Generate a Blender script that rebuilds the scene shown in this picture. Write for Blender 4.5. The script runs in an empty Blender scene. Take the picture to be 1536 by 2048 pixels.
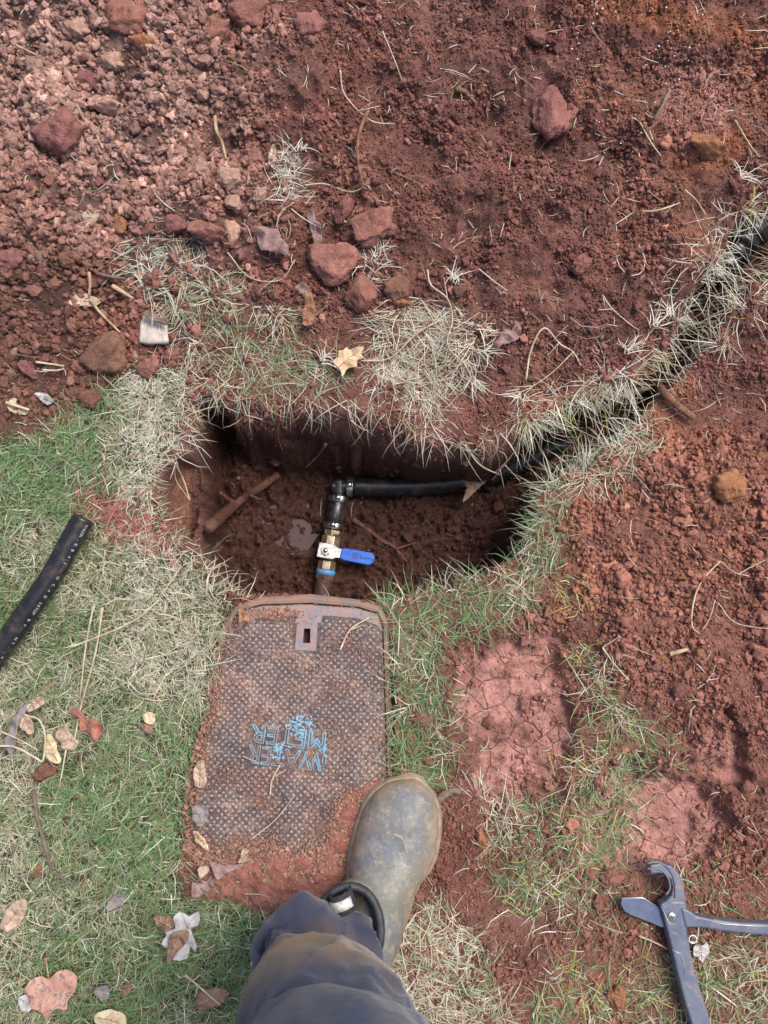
import bpy, bmesh, math, random
import numpy as np
from mathutils import Vector, Matrix, noise as mnoise

C = bpy.context.scene
COL = C.collection
R = math.radians
rng = np.random.default_rng(7)
random.seed(7)

# ------------------------------------------------------------------ camera, sky, sun, exposure
FPX, CAMH, TILT = 1600.0, 1.20, R(8)
cam_d = bpy.data.cameras.new('camera')
cam = bpy.data.objects.new('camera', cam_d); COL.objects.link(cam)
cam.location = (0, 0, CAMH); cam.rotation_euler = (TILT, 0, 0)
cam_d.sensor_fit = 'VERTICAL'; cam_d.sensor_height = 36; cam_d.lens = 36*FPX/2048
cam_d.clip_start = 0.02; cam_d.clip_end = 500
C.camera = cam

SUN_EL, SUN_AZ = R(62), R(55)          # azimuth clockwise from +y
w = bpy.data.worlds.new('World'); C.world = w; w.use_nodes = True
nt = w.node_tree
sky = nt.nodes.new('ShaderNodeTexSky'); sky.sky_type = 'NISHITA'; sky.sun_disc = False
sky.sun_elevation = SUN_EL; sky.sun_rotation = SUN_AZ; sky.air_density = 1.0; sky.dust_density = 4.0; sky.ozone_density = 1.0
bg = nt.nodes['Background']; nt.links.new(sky.outputs[0], bg.inputs[0]); bg.inputs[1].default_value = 0.12
sd_ = bpy.data.lights.new('sun', 'SUN'); sun = bpy.data.objects.new('sun', sd_); COL.objects.link(sun)
sd_.energy = 1.95; sd_.angle = R(26); sd_.color = (1.0, 0.95, 0.87)
dirv = Vector((math.sin(SUN_AZ)*math.cos(SUN_EL), math.cos(SUN_AZ)*math.cos(SUN_EL), math.sin(SUN_EL)))
sun.rotation_euler = dirv.to_track_quat('Z', 'Y').to_euler()
sun.location = dirv*5
C.view_settings.view_transform = 'Standard'; C.view_settings.look = 'None'
C.view_settings.gamma = 1; C.view_settings.use_curve_mapping = False
C.view_settings.exposure = 0.68

# ------------------------------------------------------------------ pixel <-> world
ct, st = math.cos(TILT), math.sin(TILT)
def ray(u, v):
    X = (np.asarray(u, float)-768)/FPX; Y = -(np.asarray(v, float)-1024)/FPX
    return X, Y*ct+st, Y*st-ct
def unproj(u, v, z=0.0):
    x, y, zz = ray(u, v); s = (CAMH-z)/-zz
    return x*s, y*s
def proj(x, y, z):
    dz = z-CAMH
    yc = y*ct+dz*st; zc = -y*st+dz*ct
    return 768+FPX*x/-zc, 1024-FPX*yc/-zc
def P(u, v, z):
    x, y = unproj(u, v, z); return Vector((float(x), float(y), z))

# ------------------------------------------------------------------ numpy noise
_tab = rng.permutation(1024); _tab = np.concatenate([_tab, _tab])
_ga = rng.random(1024)*2*np.pi; _gx, _gy = np.cos(_ga), np.sin(_ga)
def pnoise(x, y, seed=0):
    x = np.asarray(x)+seed*17.31; y = np.asarray(y)+seed*9.77
    xi = np.floor(x).astype(int); yi = np.floor(y).astype(int); xf = x-xi; yf = y-yi
    def g(ix, iy, fx, fy):
        h = _tab[(ix & 1023)+_tab[iy & 1023] & 1023]
        return _gx[h]*fx+_gy[h]*fy
    s = xf*xf*xf*(xf*(xf*6-15)+10); t = yf*yf*yf*(yf*(yf*6-15)+10)
    a = g(xi, yi, xf, yf); b = g(xi+1, yi, xf-1, yf); c = g(xi, yi+1, xf, yf-1); d = g(xi+1, yi+1, xf-1, yf-1)
    return ((a+(b-a)*s)*(1-t)+(c+(d-c)*s)*t)*1.5
def fbm(x, y, size, octv=4, seed=0, gain=.5):
    o = 0; a = 1; s = 1/size; n = 0
    for k in range(octv):
        o = o+a*pnoise(x*s, y*s, seed+k*3); n += a; a *= gain; s *= 2.03
    return o/n
def sstep(a, b, x):
    t = np.clip((x-a)/(b-a), 0, 1); return t*t*(3-2*t)
def sdf(poly, u, v):
    """signed distance in px, positive inside"""
    p = np.array(poly, float); u = np.asarray(u, float); v = np.asarray(v, float)
    d = np.full(u.shape, 1e18); inside = np.zeros(u.shape, bool)
    n = len(p)
    for i in range(n):
        ax, ay = p[i]; bx, by = p[(i+1) % n]
        ex, ey = bx-ax, by-ay; wx, wy = u-ax, v-ay
        t = np.clip((wx*ex+wy*ey)/(ex*ex+ey*ey+1e-12), 0, 1)
        d = np.minimum(d, (wx-ex*t)**2+(wy-ey*t)**2)
        if ay != by:
            c = ((ay > v) != (by > v)) & (u < (bx-ax)*(v-ay)/(by-ay)+ax)
            inside ^= c
    return np.where(inside, 1, -1)*np.sqrt(d)
def ell(u, v, cu, cv, ru, rv, rot=0):
    c, s = math.cos(rot), math.sin(rot); du, dv = u-cu, v-cv
    a = (du*c+dv*s)/ru; b = (-du*s+dv*c)/rv
    return np.sqrt(a*a+b*b)

# ------------------------------------------------------------------ regions traced on the ground
PIT = [(378,812),(400,796),(480,800),(560,806),(640,812),(720,818),(790,840),(838,868),(885,890),(965,886),(1045,850),(1130,812),(1225,768),
       (1290,750),(1330,690),(1380,590),(1430,500),(1500,430),(1600,360),(1700,300),(1740,380),(1620,480),(1530,560),(1450,630),(1390,720),(1330,790),
       (1260,860),(1190,915),(1120,955),(1075,990),(1080,1040),(1040,1110),(940,1165),(860,1178),(790,1196),(765,1212),(620,1196),
       (480,1196),(436,1178),(405,1130),(385,1090),(376,1000),(372,900)]
LEDGE = [(316,950),(345,905),(385,900),(385,1090),(362,1078),(322,1050)]
LAWN_L = [(-1500,900),(0,880),(110,862),(200,780),(285,715),(380,745),(376,830),(362,890),(318,930),(305,1000),(325,1065),(375,1100),(420,1150),(474,1200),
          (458,1260),(432,1360),(402,1480),(380,1600),(362,1740),(380,1800),(520,1790),(600,1850),(620,2100),(700,2700),(-1500,2700)]
TUFT_C = [(240,478),(300,486),(390,500),(440,540),(520,598),(590,598),(608,690),(670,730),(700,765),(620,800),(500,795),(410,778),(385,740),(330,640),(262,560)]
TUFT_M = [(760,650),(820,600),(900,600),(962,640),(950,750),(890,785),(865,830),(870,850),(830,850),(795,820),(775,780),(750,720)]
FRINGE = [(1030,840),(1090,790),(1160,760),(1230,735),(1262,745),(1240,790),(1170,830),(1100,860),(1040,880)]
TRENCH_G = [(1275,690),(1340,600),(1400,480),(1500,380),(1640,300),(1640,560),(1500,640),(1440,710),(1350,745),(1290,740)]
STRIP = [(745,1195),(860,1190),(960,1170),(1060,1100),(1075,1010),(1060,950),(1130,905),(1300,850),(1330,900),(1240,960),(1135,1010),(1140,1100),
         (1045,1235),(930,1262),(872,1330),(900,1440),(905,1560),(870,1590),(800,1560),(775,1500),(766,1380),(768,1270)]
MIDR = [(1165,1280),(1210,1290),(1250,1400),(1345,1490),(1300,1560),(1250,1640),(1215,1760),(1180,1830),(1030,1830),(985,1740),(960,1650),(1040,1600),(1150,1560),(1175,1480),(1180,1400)]
BOOT_G = [(745,1920),(800,1820),(880,1800),(960,1880),(1010,1990),(1040,2300),(760,2300)]
BOTR = [(1040,2000),(1150,1900),(1230,1950),(1330,1900),(1440,1880),(1536,1830),(1900,1750),(1900,2600),(1000,2600)]
CUTG = [(1225,1700),(1270,1680),(1300,1760),(1360,1700),(1440,1700),(1500,1760),(1540,1820),(1400,1870),(1260,1860),(1190,1870),(1160,1800)]
LIDP = [(462,1232),(478,1216),(620,1204),(762,1222),(774,1245),(780,1400),(782,1560),(770,1690),(700,1760),(420,1745),(378,1700),(384,1580),(402,1480),(430,1360),(452,1270)]
FOOT1 = dict(cu=1035, cv=1440, ru=125, rv=185, rot=-.12)
FOOT2 = dict(cu=1300, cv=1650, ru=150, rv=125, rot=.2)

def footmask(u, v, x, y, a=.7, b=1.1):
    wu = u+fbm(x, y, .05, 3, 700)*70; wv = v+fbm(x, y, .05, 3, 701)*70
    m = np.maximum(1-sstep(a, b, ell(wu, wv, **FOOT1)), 1-sstep(a, b, ell(wu, wv, **FOOT2)))
    m = np.maximum(m, .8*(1-sstep(a, b, ell(wu, wv, 1430, 1500, 60, 70))))
    return np.clip(m*(1.15+fbm(x, y, .035, 3, 702)*1.2), 0, 1)
def height(x, y):
    x = np.asarray(x, float); y = np.asarray(y, float)
    u, v = proj(x, y, 0*x)
    u = u+fbm(x, y, .06, 3, 40)*16; v = v+fbm(x, y, .06, 3, 41)*16
    soil_top = sstep(820, 420, v-0.12*(u-400))
    soil_top = soil_top*(1-sstep(-20, 60, sdf(LAWN_L, u, v)))
    right = sstep(1080, 1250, u)*sstep(820, 960, v)*(1-sstep(1560, 1720, v))
    nb = fbm(x, y, .16, 3, 1)
    h = fbm(x, y, .25, 3, 5)*.012
    lump = 1-np.abs(fbm(x, y, .055, 4, 9))*2.2
    h = h+soil_top*(.035+.045*nb+.016*lump+.03*sstep(300, 0, v))
    h = h+right*(.018+.03*nb+.012*lump)
    h = h+.022*np.clip(1-ell(u, v, 1105, 225, 75, 75), 0, 1)+.03*np.clip(1-ell(u, v, 120, 255, 70, 75), 0, 1)
    h = h+.03*np.clip(1-ell(u, v, 1440, 980, 180, 110, -.5), 0, 1)
    h = h*(.25+.75*sstep(.7, 1.3, ell(u, v, 1400, 1850, 260, 170)))
    rough = .004*fbm(x, y, .018, 3, 21)
    # footprints
    fm = footmask(u, v, x, y, .75, 1.15)
    h = h*(1-.6*fm)-fm*.018+fm*.008*fbm(x, y, .05, 3, 60)
    h = h+rough*(1-.7*fm)
    # under and around the meter box lid the ground is level
    lm = sstep(-12, 4, sdf(LIDP, u, v)); h = h*(1-lm)-lm*.022
    # the pit and the pipe trench
    sd = sdf(PIT, u, v)+8*fbm(x, y, .03, 3, 81)*sstep(0, 12, sdf(PIT, u, v))
    wv = 16+85*sstep(960, 880, v)*(1-sstep(1000, 1100, u))*sstep(420, 480, u)
    t = sstep(0, 1, sd/wv)
    D = .235-.10*sstep(980, 1230, u)
    mud = .030*fbm(x, y, .075, 4, 70, .62)+.019*(1-np.abs(fbm(x, y, .024, 4, 75, .6))*2.2)
    mud = mud+.045*np.clip(1-ell(u, v, 440, 900, 80, 90), 0, 1)+.02*np.clip(1-ell(u, v, 900, 1080, 160, 90), 0, 1)
    mud = mud-.02*np.clip(1-ell(u, v, 590, 1060, 110, 110), 0, 1)
    mud = mud+np.clip(1.4-ell(u, v, 590, 1060, 110, 90), 0, 1)*.010*fbm(x, y, .02, 3, 77, .6)
    ridge = .020*(1-np.abs(fbm(x, y, .045, 4, 83, .6))*2)*np.sin(np.pi*np.clip(t, 0, 1))
    h = h*(1-t)+t*(-D+mud)+ridge
    tl = sstep(0, 8, sdf(LEDGE, u, v))*(1-t)
    h = h*(1-tl)+tl*(-.075)
    return h

# ------------------------------------------------------------------ terrain grid (fine in view, growing outwards)
STEP = .0029
def axis(a, b):
    core = np.arange(a, b+STEP/2, STEP)
    g = []; d = STEP; p = 0
    while p < 60: d *= 1.28; p += d; g.append(p)
    g = np.array(g)
    return np.concatenate([(a-g)[::-1], core, core[-1]+g])
gx, gy = axis(-.78, .78), axis(-.66, 1.16)
NX, NY = len(gx), len(gy)
GX, GY = np.meshgrid(gx, gy)
GZ = height(GX, GY)
far = sstep(1.3, 2.2, np.hypot(GX, GY-.25)); GZ = GZ*(1-far)
def Hs(x, y):
    x = np.asarray(x, float); y = np.asarray(y, float)
    i = np.clip(np.searchsorted(gx, x)-1, 0, NX-2); j = np.clip(np.searchsorted(gy, y)-1, 0, NY-2)
    fx = (x-gx[i])/(gx[i+1]-gx[i]); fy = (y-gy[j])/(gy[j+1]-gy[j])
    return (GZ[j, i]*(1-fx)+GZ[j, i+1]*fx)*(1-fy)+(GZ[j+1, i]*(1-fx)+GZ[j+1, i+1]*fx)*fy
def hit(u, v, dz=0.0):
    """first point of the ground seen at a pixel, lifted dz"""
    zs = np.linspace(.25, -.32, 400); x, y = unproj(u, v, zs)
    below = Hs(x, y) >= zs
    k = int(np.argmax(below)) if below.any() else len(zs)-1
    z = float(Hs(x[k], y[k]))+dz
    x, y = unproj(u, v, z)
    return Vector((float(x), float(y), z))

# ------------------------------------------------------------------ albedo maps
def mixc(a, b, t): return a+(np.array(b)-a)*t[..., None]
def soil_col(x, y, z):
    u, v = proj(x, y, z)
    n1 = fbm(x, y, .18, 4, 100); n2 = fbm(x, y, .05, 3, 110)
    c = np.zeros(np.shape(x)+(3,))+np.array([.235, .099, .076])
    c = mixc(c, (.40, .24, .195), np.clip(sstep(700, 300, u)*sstep(700, 200, v)*.75+n1*.5, 0, 1))
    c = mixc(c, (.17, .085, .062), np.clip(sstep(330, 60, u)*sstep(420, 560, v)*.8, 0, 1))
    c = mixc(c, (.185, .083, .066), np.clip(sstep(.25, -.3, n1)*sstep(700, 900, u)*.7*(v < 800), 0, 1))
    c = mixc(c, (.40, .165, .095), np.clip(sstep(-.05, .3, n1+.55*np.clip(1.3-ell(u, v, 1400, 1020, 260, 170, -.4), 0, 1)-.12)*sstep(1000, 1200, u)*(.5+.5*sstep(600, 850, v))*.9, 0, 1))
    c = mixc(c, (.42, .15, .07), np.clip((1-ell(u, v, 1420, 300, 110, 60, -.4))*1.2, 0, .7))
    c = mixc(c, (.42, .16, .08), np.clip((1-ell(u, v, 1350, 40, 260, 50, .2))*1.2, 0, .6))
    c = c*(1+.5*n2)[..., None]
    c = mixc(c, (.30, .132, .098), sstep(1120, 1220, u)*sstep(840, 940, v)*.8)
    fm = footmask(u, v, x, y)
    fm = np.maximum(fm, .6*(1-sstep(.6, 1.1, ell(u, v, 1390, 210, 90, 120))))
    c = mixc(c, (.44, .215, .18), fm*np.clip(.8+n2, 0, 1))
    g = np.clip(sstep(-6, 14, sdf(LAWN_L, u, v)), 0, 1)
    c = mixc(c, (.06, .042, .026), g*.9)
    sd = sdf(PIT, u, v)
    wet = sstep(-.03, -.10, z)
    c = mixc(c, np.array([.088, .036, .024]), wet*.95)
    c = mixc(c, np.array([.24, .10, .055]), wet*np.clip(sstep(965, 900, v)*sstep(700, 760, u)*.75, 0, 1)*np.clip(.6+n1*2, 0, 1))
    led = sstep(0, 10, sdf([(p[0], p[1]) for p in LEDGE], u, v))
    c = mixc(c, (.27, .13, .08), led*(z < -.03))
    return np.clip(c, .01, .9), wet, fm, u, v
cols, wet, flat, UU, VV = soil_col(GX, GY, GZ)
gap_shade = sstep(720, 250, UU)*sstep(880, 560, VV)*(wet < .5)*(1-flat); cols = cols*(1-.42*gap_shade)[..., None]  # shade in the gaps between coarse crumbs, painted into the ground colour
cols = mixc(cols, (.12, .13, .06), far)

def mesh_obj(name, verts, faces, mat, parent=None, smooth=True, kind=None):
    me = bpy.data.meshes.new(name)
    verts = np.asarray(verts, np.float32)
    if isinstance(faces, np.ndarray):
        nf, k = faces.shape
        me.vertices.add(len(verts)); me.vertices.foreach_set('co', verts.ravel())
        me.loops.add(nf*k); me.loops.foreach_set('vertex_index', faces.astype(np.int32).ravel())
        me.polygons.add(nf); me.polygons.foreach_set('loop_start', np.arange(0, nf*k, k, dtype=np.int32))
        me.polygons.foreach_set('loop_total', np.full(nf, k, np.int32))
        me.update(calc_edges=True)
    else:
        me.from_pydata([tuple(map(float, p)) for p in verts], [], faces); me.update()
    if smooth: me.polygons.foreach_set('use_smooth', np.ones(len(me.polygons), bool))
    if mat is not None: me.materials.append(mat)
    o = bpy.data.objects.new(name, me); COL.objects.link(o)
    if parent is not None: o.parent = parent
    if kind: o['kind'] = kind
    return o
def tag(o, label=None, cat=None, group=None, kind=None):
    if label: o['label'] = label
    if cat: o['category'] = cat
    if group: o['group'] = group
    if kind: o['kind'] = kind
    return o
def empty(name, loc):
    o = bpy.data.objects.new(name, None); o.location = loc; o.empty_display_size = .02; COL.objects.link(o); return o
def adopt(o, par):
    """make o (built in world coordinates) a child of the Empty par"""
    o.parent = par; o.matrix_parent_inverse = Matrix.Identity(4)
    loc = Vector(par.location)
    o.data.transform(Matrix.Translation(-loc)) if not o.get('_adopted') else None
    return o

# ------------------------------------------------------------------ materials
def newmat(name):
    m = bpy.data.materials.new(name); m.use_nodes = True
    return m, m.node_tree, m.node_tree.nodes['Principled BSDF']
def N(nt, t, **kw):
    n = nt.nodes.new(t)
    for k, v in kw.items():
        if isinstance(k, str) and hasattr(n, k): setattr(n, k, v)
        else: n.inputs[k].default_value = v
    return n
def math_(nt, op, a, b=None, c=None, clamp=False):
    n = nt.nodes.new('ShaderNodeMath'); n.operation = op; n.use_clamp = clamp
    for i, q in enumerate((a, b, c)):
        if q is None: continue
        if isinstance(q, (int, float)): n.inputs[i].default_value = q
        else: nt.links.new(q, n.inputs[i])
    return n.outputs[0]
def noise_(nt, co, scale, detail=4, rough=.55, dist=0):
    n = nt.nodes.new('ShaderNodeTexNoise'); n.inputs['Scale'].default_value = scale
    n.inputs['Detail'].default_value = detail; n.inputs['Roughness'].default_value = rough; n.inputs['Distortion'].default_value = dist
    if co is not None: nt.links.new(co, n.inputs['Vector'])
    return n.outputs[0]
def voro_(nt, co, scale, feature='F1', out='Distance'):
    n = nt.nodes.new('ShaderNodeTexVoronoi'); n.feature = feature; n.inputs['Scale'].default_value = scale
    if co is not None: nt.links.new(co, n.inputs['Vector'])
    return n.outputs[out]
def ramp_(nt, f, stops):
    n = nt.nodes.new('ShaderNodeValToRGB'); e = n.color_ramp.elements
    while len(e) < len(stops): e.new(.5)
    for k, (p, c) in enumerate(stops):
        e[k].position = p
        c = (c, c, c) if isinstance(c, (int, float)) else c
        e[k].color = (*c, 1)
    nt.links.new(f, n.inputs[0]); return n.outputs[0]
def mix_(nt, f, a, b, mode='MIX'):
    n = nt.nodes.new('ShaderNodeMix'); n.data_type = 'RGBA'; n.blend_type = mode
    for s, q in ((n.inputs[0], f), (n.inputs[6], a), (n.inputs[7], b)):
        if isinstance(q, (int, float)): s.default_value = q
        elif isinstance(q, tuple): s.default_value = (*q, 1)
        else: nt.links.new(q, s)
    return n.outputs[2]
def bump_(nt, h, strength, dist, prev=None):
    n = nt.nodes.new('ShaderNodeBump'); n.inputs['Strength'].default_value = strength; n.inputs['Distance'].default_value = dist
    nt.links.new(h, n.inputs['Height'])
    if prev is not None: nt.links.new(prev, n.inputs['Normal'])
    return n.outputs[0]
def objco(nt): return nt.nodes.new('ShaderNodeTexCoord').outputs['Object']

def soil_material():
    m, nt, b = newmat('soil'); L = nt.links
    co = objco(nt)
    at = nt.nodes.new('ShaderNodeAttribute'); at.attribute_name = 'Col'
    aw = nt.nodes.new('ShaderNodeAttribute'); aw.attribute_name = 'wet'
    af = nt.nodes.new('ShaderNodeAttribute'); af.attribute_name = 'flat'
    n1 = noise_(nt, co, 90, 6, .65); n2 = noise_(nt, co, 600, 3, .6)
    var = ramp_(nt, n1, [(.3, .62), (.7, 1.35)])
    c = mix_(nt, 1.0, at.outputs['Color'], var, 'MULTIPLY')
    # cracks only where the clay was trodden flat
    dn = nt.nodes.new('ShaderNodeVectorMath'); dn.operation = 'ADD'
    nn = nt.nodes.new('ShaderNodeTexNoise'); nn.inputs['Scale'].default_value = 18; L.new(co, nn.inputs['Vector'])
    sc = nt.nodes.new('ShaderNodeVectorMath'); sc.operation = 'SCALE'; sc.inputs['Scale'].default_value = .018
    L.new(nn.outputs['Color'], sc.inputs[0]); L.new(co, dn.inputs[0]); L.new(sc.outputs[0], dn.inputs[1])
    v1 = voro_(nt, dn.outputs[0], 24, 'DISTANCE_TO_EDGE'); v2 = voro_(nt, dn.outputs[0], 62, 'DISTANCE_TO_EDGE')
    k1 = ramp_(nt, v1, [(.0, 0), (.022, 1)]); k2 = ramp_(nt, v2, [(.0, .7), (.03, 1)])
    pres = ramp_(nt, noise_(nt, co, 9, 2), [(.36, 1), (.5, 0)])
    k = math_(nt, 'MAXIMUM', math_(nt, 'MULTIPLY', k1, k2), pres)
    crack = math_(nt, 'SUBTRACT', 1, math_(nt, 'MULTIPLY', math_(nt, 'SUBTRACT', 1, k), af.outputs['Fac']))
    c = mix_(nt, 1.0, c, ramp_(nt, crack, [(0, .3), (1, 1)]), 'MULTIPLY')
    L.new(c, b.inputs['Base Color'])
    fine = voro_(nt, co, 330); fin2 = noise_(nt, co, 1100, 2, .6)
    sm = math_(nt, 'SUBTRACT', 1, math_(nt, 'MULTIPLY', af.outputs['Fac'], .8))
    hh = math_(nt, 'MULTIPLY', math_(nt, 'ADD', math_(nt, 'MULTIPLY', fine, -1), fin2), sm)
    bp = bump_(nt, hh, .9, .003)
    bp = bump_(nt, n1, .8, .008, bp)
    bp = bump_(nt, crack, .8, .002, bp)
    L.new(bp, b.inputs['Normal'])
    ro = math_(nt, 'SUBTRACT', .92, math_(nt, 'MULTIPLY', aw.outputs['Fac'], math_(nt, 'MULTIPLY', ramp_(nt, noise_(nt, co, 40, 4, .6), [(.4, .35), (.6, 1)]), .70)))
    L.new(ro, b.inputs['Roughness']); b.inputs['Specular IOR Level'].default_value = .4
    return m
M_SOIL = soil_material()

def crumb_material(name, instancer):
    m, nt, b = newmat(name)
    co = objco(nt)
    if instancer:
        a = nt.nodes.new('ShaderNodeAttribute'); a.attribute_type = 'INSTANCER'; a.attribute_name = 'col'; base = a.outputs['Color']; s = 1.0
    else:
        a = nt.nodes.new('ShaderNodeObjectInfo'); base = a.outputs['Color']; s = 1.0
    n1 = noise_(nt, co, 3.0 if instancer else 2.5, 5, .65)
    c = mix_(nt, 1.0, base, ramp_(nt, n1, [(.3, .68), (.7, 1.3)]), 'MULTIPLY')
    nt.links.new(c, b.inputs['Base Color']); b.inputs['Roughness'].default_value = .93; b.inputs['Specular IOR Level'].default_value = .25
    if instancer:
        nt.links.new(bump_(nt, noise_(nt, co, 7, 4, .8), 1, .0010), b.inputs['Normal'])
    else:
        h = math_(nt, 'ADD', noise_(nt, co, 9, 6, .75), math_(nt, 'MULTIPLY', voro_(nt, co, 11), -.5))
        nt.links.new(bump_(nt, h, .9, .0028), b.inputs['Normal'])
    return m
M_CRUMB = crumb_material('soil_crumb', True)
M_CLOD = crumb_material('clay_clod', False)

def grass_material(name, tr=.22):
    m, nt, b = newmat(name); L = nt.links
    at = nt.nodes.new('ShaderNodeAttribute'); at.attribute_name = 'Col'
    L.new(at.outputs['Color'], b.inputs['Base Color']); b.inputs['Roughness'].default_value = .55; b.inputs['Specular IOR Level'].default_value = .35
    t = nt.nodes.new('ShaderNodeBsdfTranslucent'); L.new(at.outputs['Color'], t.inputs[0])
    mx = nt.nodes.new('ShaderNodeMixShader'); mx.inputs[0].default_value = tr
    L.new(b.outputs[0], mx.inputs[1]); L.new(t.outputs[0], mx.inputs[2]); L.new(mx.outputs[0], nt.nodes['Material Output'].inputs[0])
    return m
M_GRASS = grass_material('grass_blade')

def varmat(name, c1, c2, scale, rough=.8, bump=.4, bscale=None, bdist=.002, metal=0, lo=.4, hi=.6, spec=.5, c3=None, s3=None, lo3=.55, hi3=.65):
    m, nt, b = newmat(name); co = objco(nt)
    c = mix_(nt, ramp_(nt, noise_(nt, co, scale, 6, .62), [(lo, 0), (hi, 1)]), c1, c2)
    if c3: c = mix_(nt, ramp_(nt, noise_(nt, co, s3 or scale*3, 5, .65, .4), [(lo3, 0), (hi3, 1)]), c, c3)
    nt.links.new(c, b.inputs['Base Color'])
    b.inputs['Roughness'].default_value = rough; b.inputs['Metallic'].default_value = metal; b.inputs['Specular IOR Level'].default_value = spec
    if bump: nt.links.new(bump_(nt, noise_(nt, co, bscale or scale*4, 5, .6), bump, bdist), b.inputs['Normal'])
    return m

# ------------------------------------------------------------------ ground sheet
V = np.stack([GX, GY, GZ], -1).reshape(-1, 3)
ii = (np.arange(NY-1)[:, None]*NX+np.arange(NX-1)[None]).ravel()
F = np.stack([ii, ii+1, ii+NX+1, ii+NX], -1)
ground = mesh_obj('ground', V, F, M_SOIL, kind='structure')
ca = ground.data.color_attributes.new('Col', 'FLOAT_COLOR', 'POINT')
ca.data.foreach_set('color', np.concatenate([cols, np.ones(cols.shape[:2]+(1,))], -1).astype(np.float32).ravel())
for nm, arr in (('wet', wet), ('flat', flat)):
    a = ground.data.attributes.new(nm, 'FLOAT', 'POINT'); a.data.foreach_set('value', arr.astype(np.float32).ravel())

# water lying in the bottom of the pit
def water():
    c = hit(590, 1045); zz = []
    uu, vv = np.meshgrid(np.arange(530, 660, 5), np.arange(1000, 1110, 5))
    x, y = unproj(uu, vv, -.24); z = Hs(x, y); lvl = float(np.percentile(z, 22))
    pts = [(math.cos(a)*(.066+.014*math.sin(3*a)), math.sin(a)*(.052+.012*math.cos(4*a))) for a in np.linspace(0, 2*math.pi, 40, endpoint=False)]
    vs = [(c.x+p[0], c.y+p[1], lvl) for p in pts]+[(c.x, c.y, lvl)]
    m, nt, b = newmat('muddy_water'); b.inputs['Base Color'].default_value = (.07, .035, .027, 1); b.inputs['Roughness'].default_value = .04
    b.inputs['Specular IOR Level'].default_value = .8
    o = mesh_obj('water', vs, [(i, (i+1) % 40, 40) for i in range(40)], m, kind='structure')
    return lvl
water()

# ------------------------------------------------------------------ clod prototypes
def rock_mesh(name, sub, amp, seed, mat, squash=(1, 1, .8), cubic=0):
    bm = bmesh.new(); bmesh.ops.create_icosphere(bm, subdivisions=sub, radius=1)
    off = Vector((seed*7.3, seed*3.1, seed*5.7)); rs = random.Random(seed)
    cuts = [(Vector((rs.gauss(0, 1), rs.gauss(0, 1), rs.gauss(0, 1))).normalized(), rs.uniform(.55, .9)) for _ in range(11)] if sub >= 3 else []
    for v in bm.verts:
        p = v.co.copy()
        if cubic:
            m_ = max(abs(p.x), abs(p.y), abs(p.z)); p = p.lerp(p/m_*.85, cubic)
        for n_, d_ in cuts:
            e_ = p.dot(n_)-d_
            if e_ > 0: p = p-n_*e_*.88
        d = 1+amp*.8*mnoise.noise(p*1.1+off)+amp*.55*mnoise.noise(p*2.6+off)+amp*.4*mnoise.noise(p*5.5+off)
        if sub == 3: d += amp*.35*mnoise.noise(p*11+off)
        if sub > 3: d += amp*.30*mnoise.noise(p*12+off)+amp*.20*mnoise.noise(p*24+off)
        v.co = Vector((p.x*squash[0], p.y*squash[1], p.z*squash[2]))*d
    me = bpy.data.meshes.new(name); bm.to_mesh(me); bm.free()
    me.materials.append(mat)
    if sub > 2: me.polygons.foreach_set('use_smooth', np.ones(len(me.polygons), bool))
    return me

# ------------------------------------------------------------------ fine crumbs (points instanced with geometry nodes)
protoC = bpy.data.collections.new('crumb_shapes')
for k in range(7):
    me = rock_mesh('crumb_shape', 3, .62, k+1, M_CRUMB, (1, random.uniform(.65, 1), random.uniform(.55, .9)), .25)
    me.polygons.foreach_set('use_smooth', np.ones(len(me.polygons), bool))
    protoC.objects.link(bpy.data.objects.new('crumb_shape', me))
def crumb_tree(coll):
    ng = bpy.data.node_groups.new('scatter_crumbs', 'GeometryNodeTree')
    ng.interface.new_socket('Geometry', in_out='INPUT', socket_type='NodeSocketGeometry')
    ng.interface.new_socket('Geometry', in_out='OUTPUT', socket_type='NodeSocketGeometry')
    n = ng.nodes; L = ng.links
    gi = n.new('NodeGroupInput'); go = n.new('NodeGroupOutput')
    mp = n.new('GeometryNodeMeshToPoints'); ip = n.new('GeometryNodeInstanceOnPoints')
    ci = n.new('GeometryNodeCollectionInfo'); ci.inputs['Collection'].default_value = coll
    ci.inputs['Separate Children'].default_value = True; ci.inputs['Reset Children'].default_value = True
    def na(nm, t):
        a = n.new('GeometryNodeInputNamedAttribute'); a.data_type = t; a.inputs['Name'].default_value = nm; return a.outputs['Attribute']
    er = n.new('FunctionNodeEulerToRotation')
    L.new(gi.outputs[0], mp.inputs['Mesh']); L.new(mp.outputs[0], ip.inputs['Points']); L.new(ci.outputs[0], ip.inputs['Instance'])
    ip.inputs['Pick Instance'].default_value = True
    L.new(na('idx', 'INT'), ip.inputs['Instance Index'])
    L.new(na('rot', 'FLOAT_VECTOR'), er.inputs[0]); L.new(er.outputs[0], ip.inputs['Rotation'])
    L.new(na('scl', 'FLOAT_VECTOR'), ip.inputs['Scale'])
    L.new(ip.outputs[0], go.inputs[0])
    return ng
NG = crumb_tree(protoC)
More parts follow.
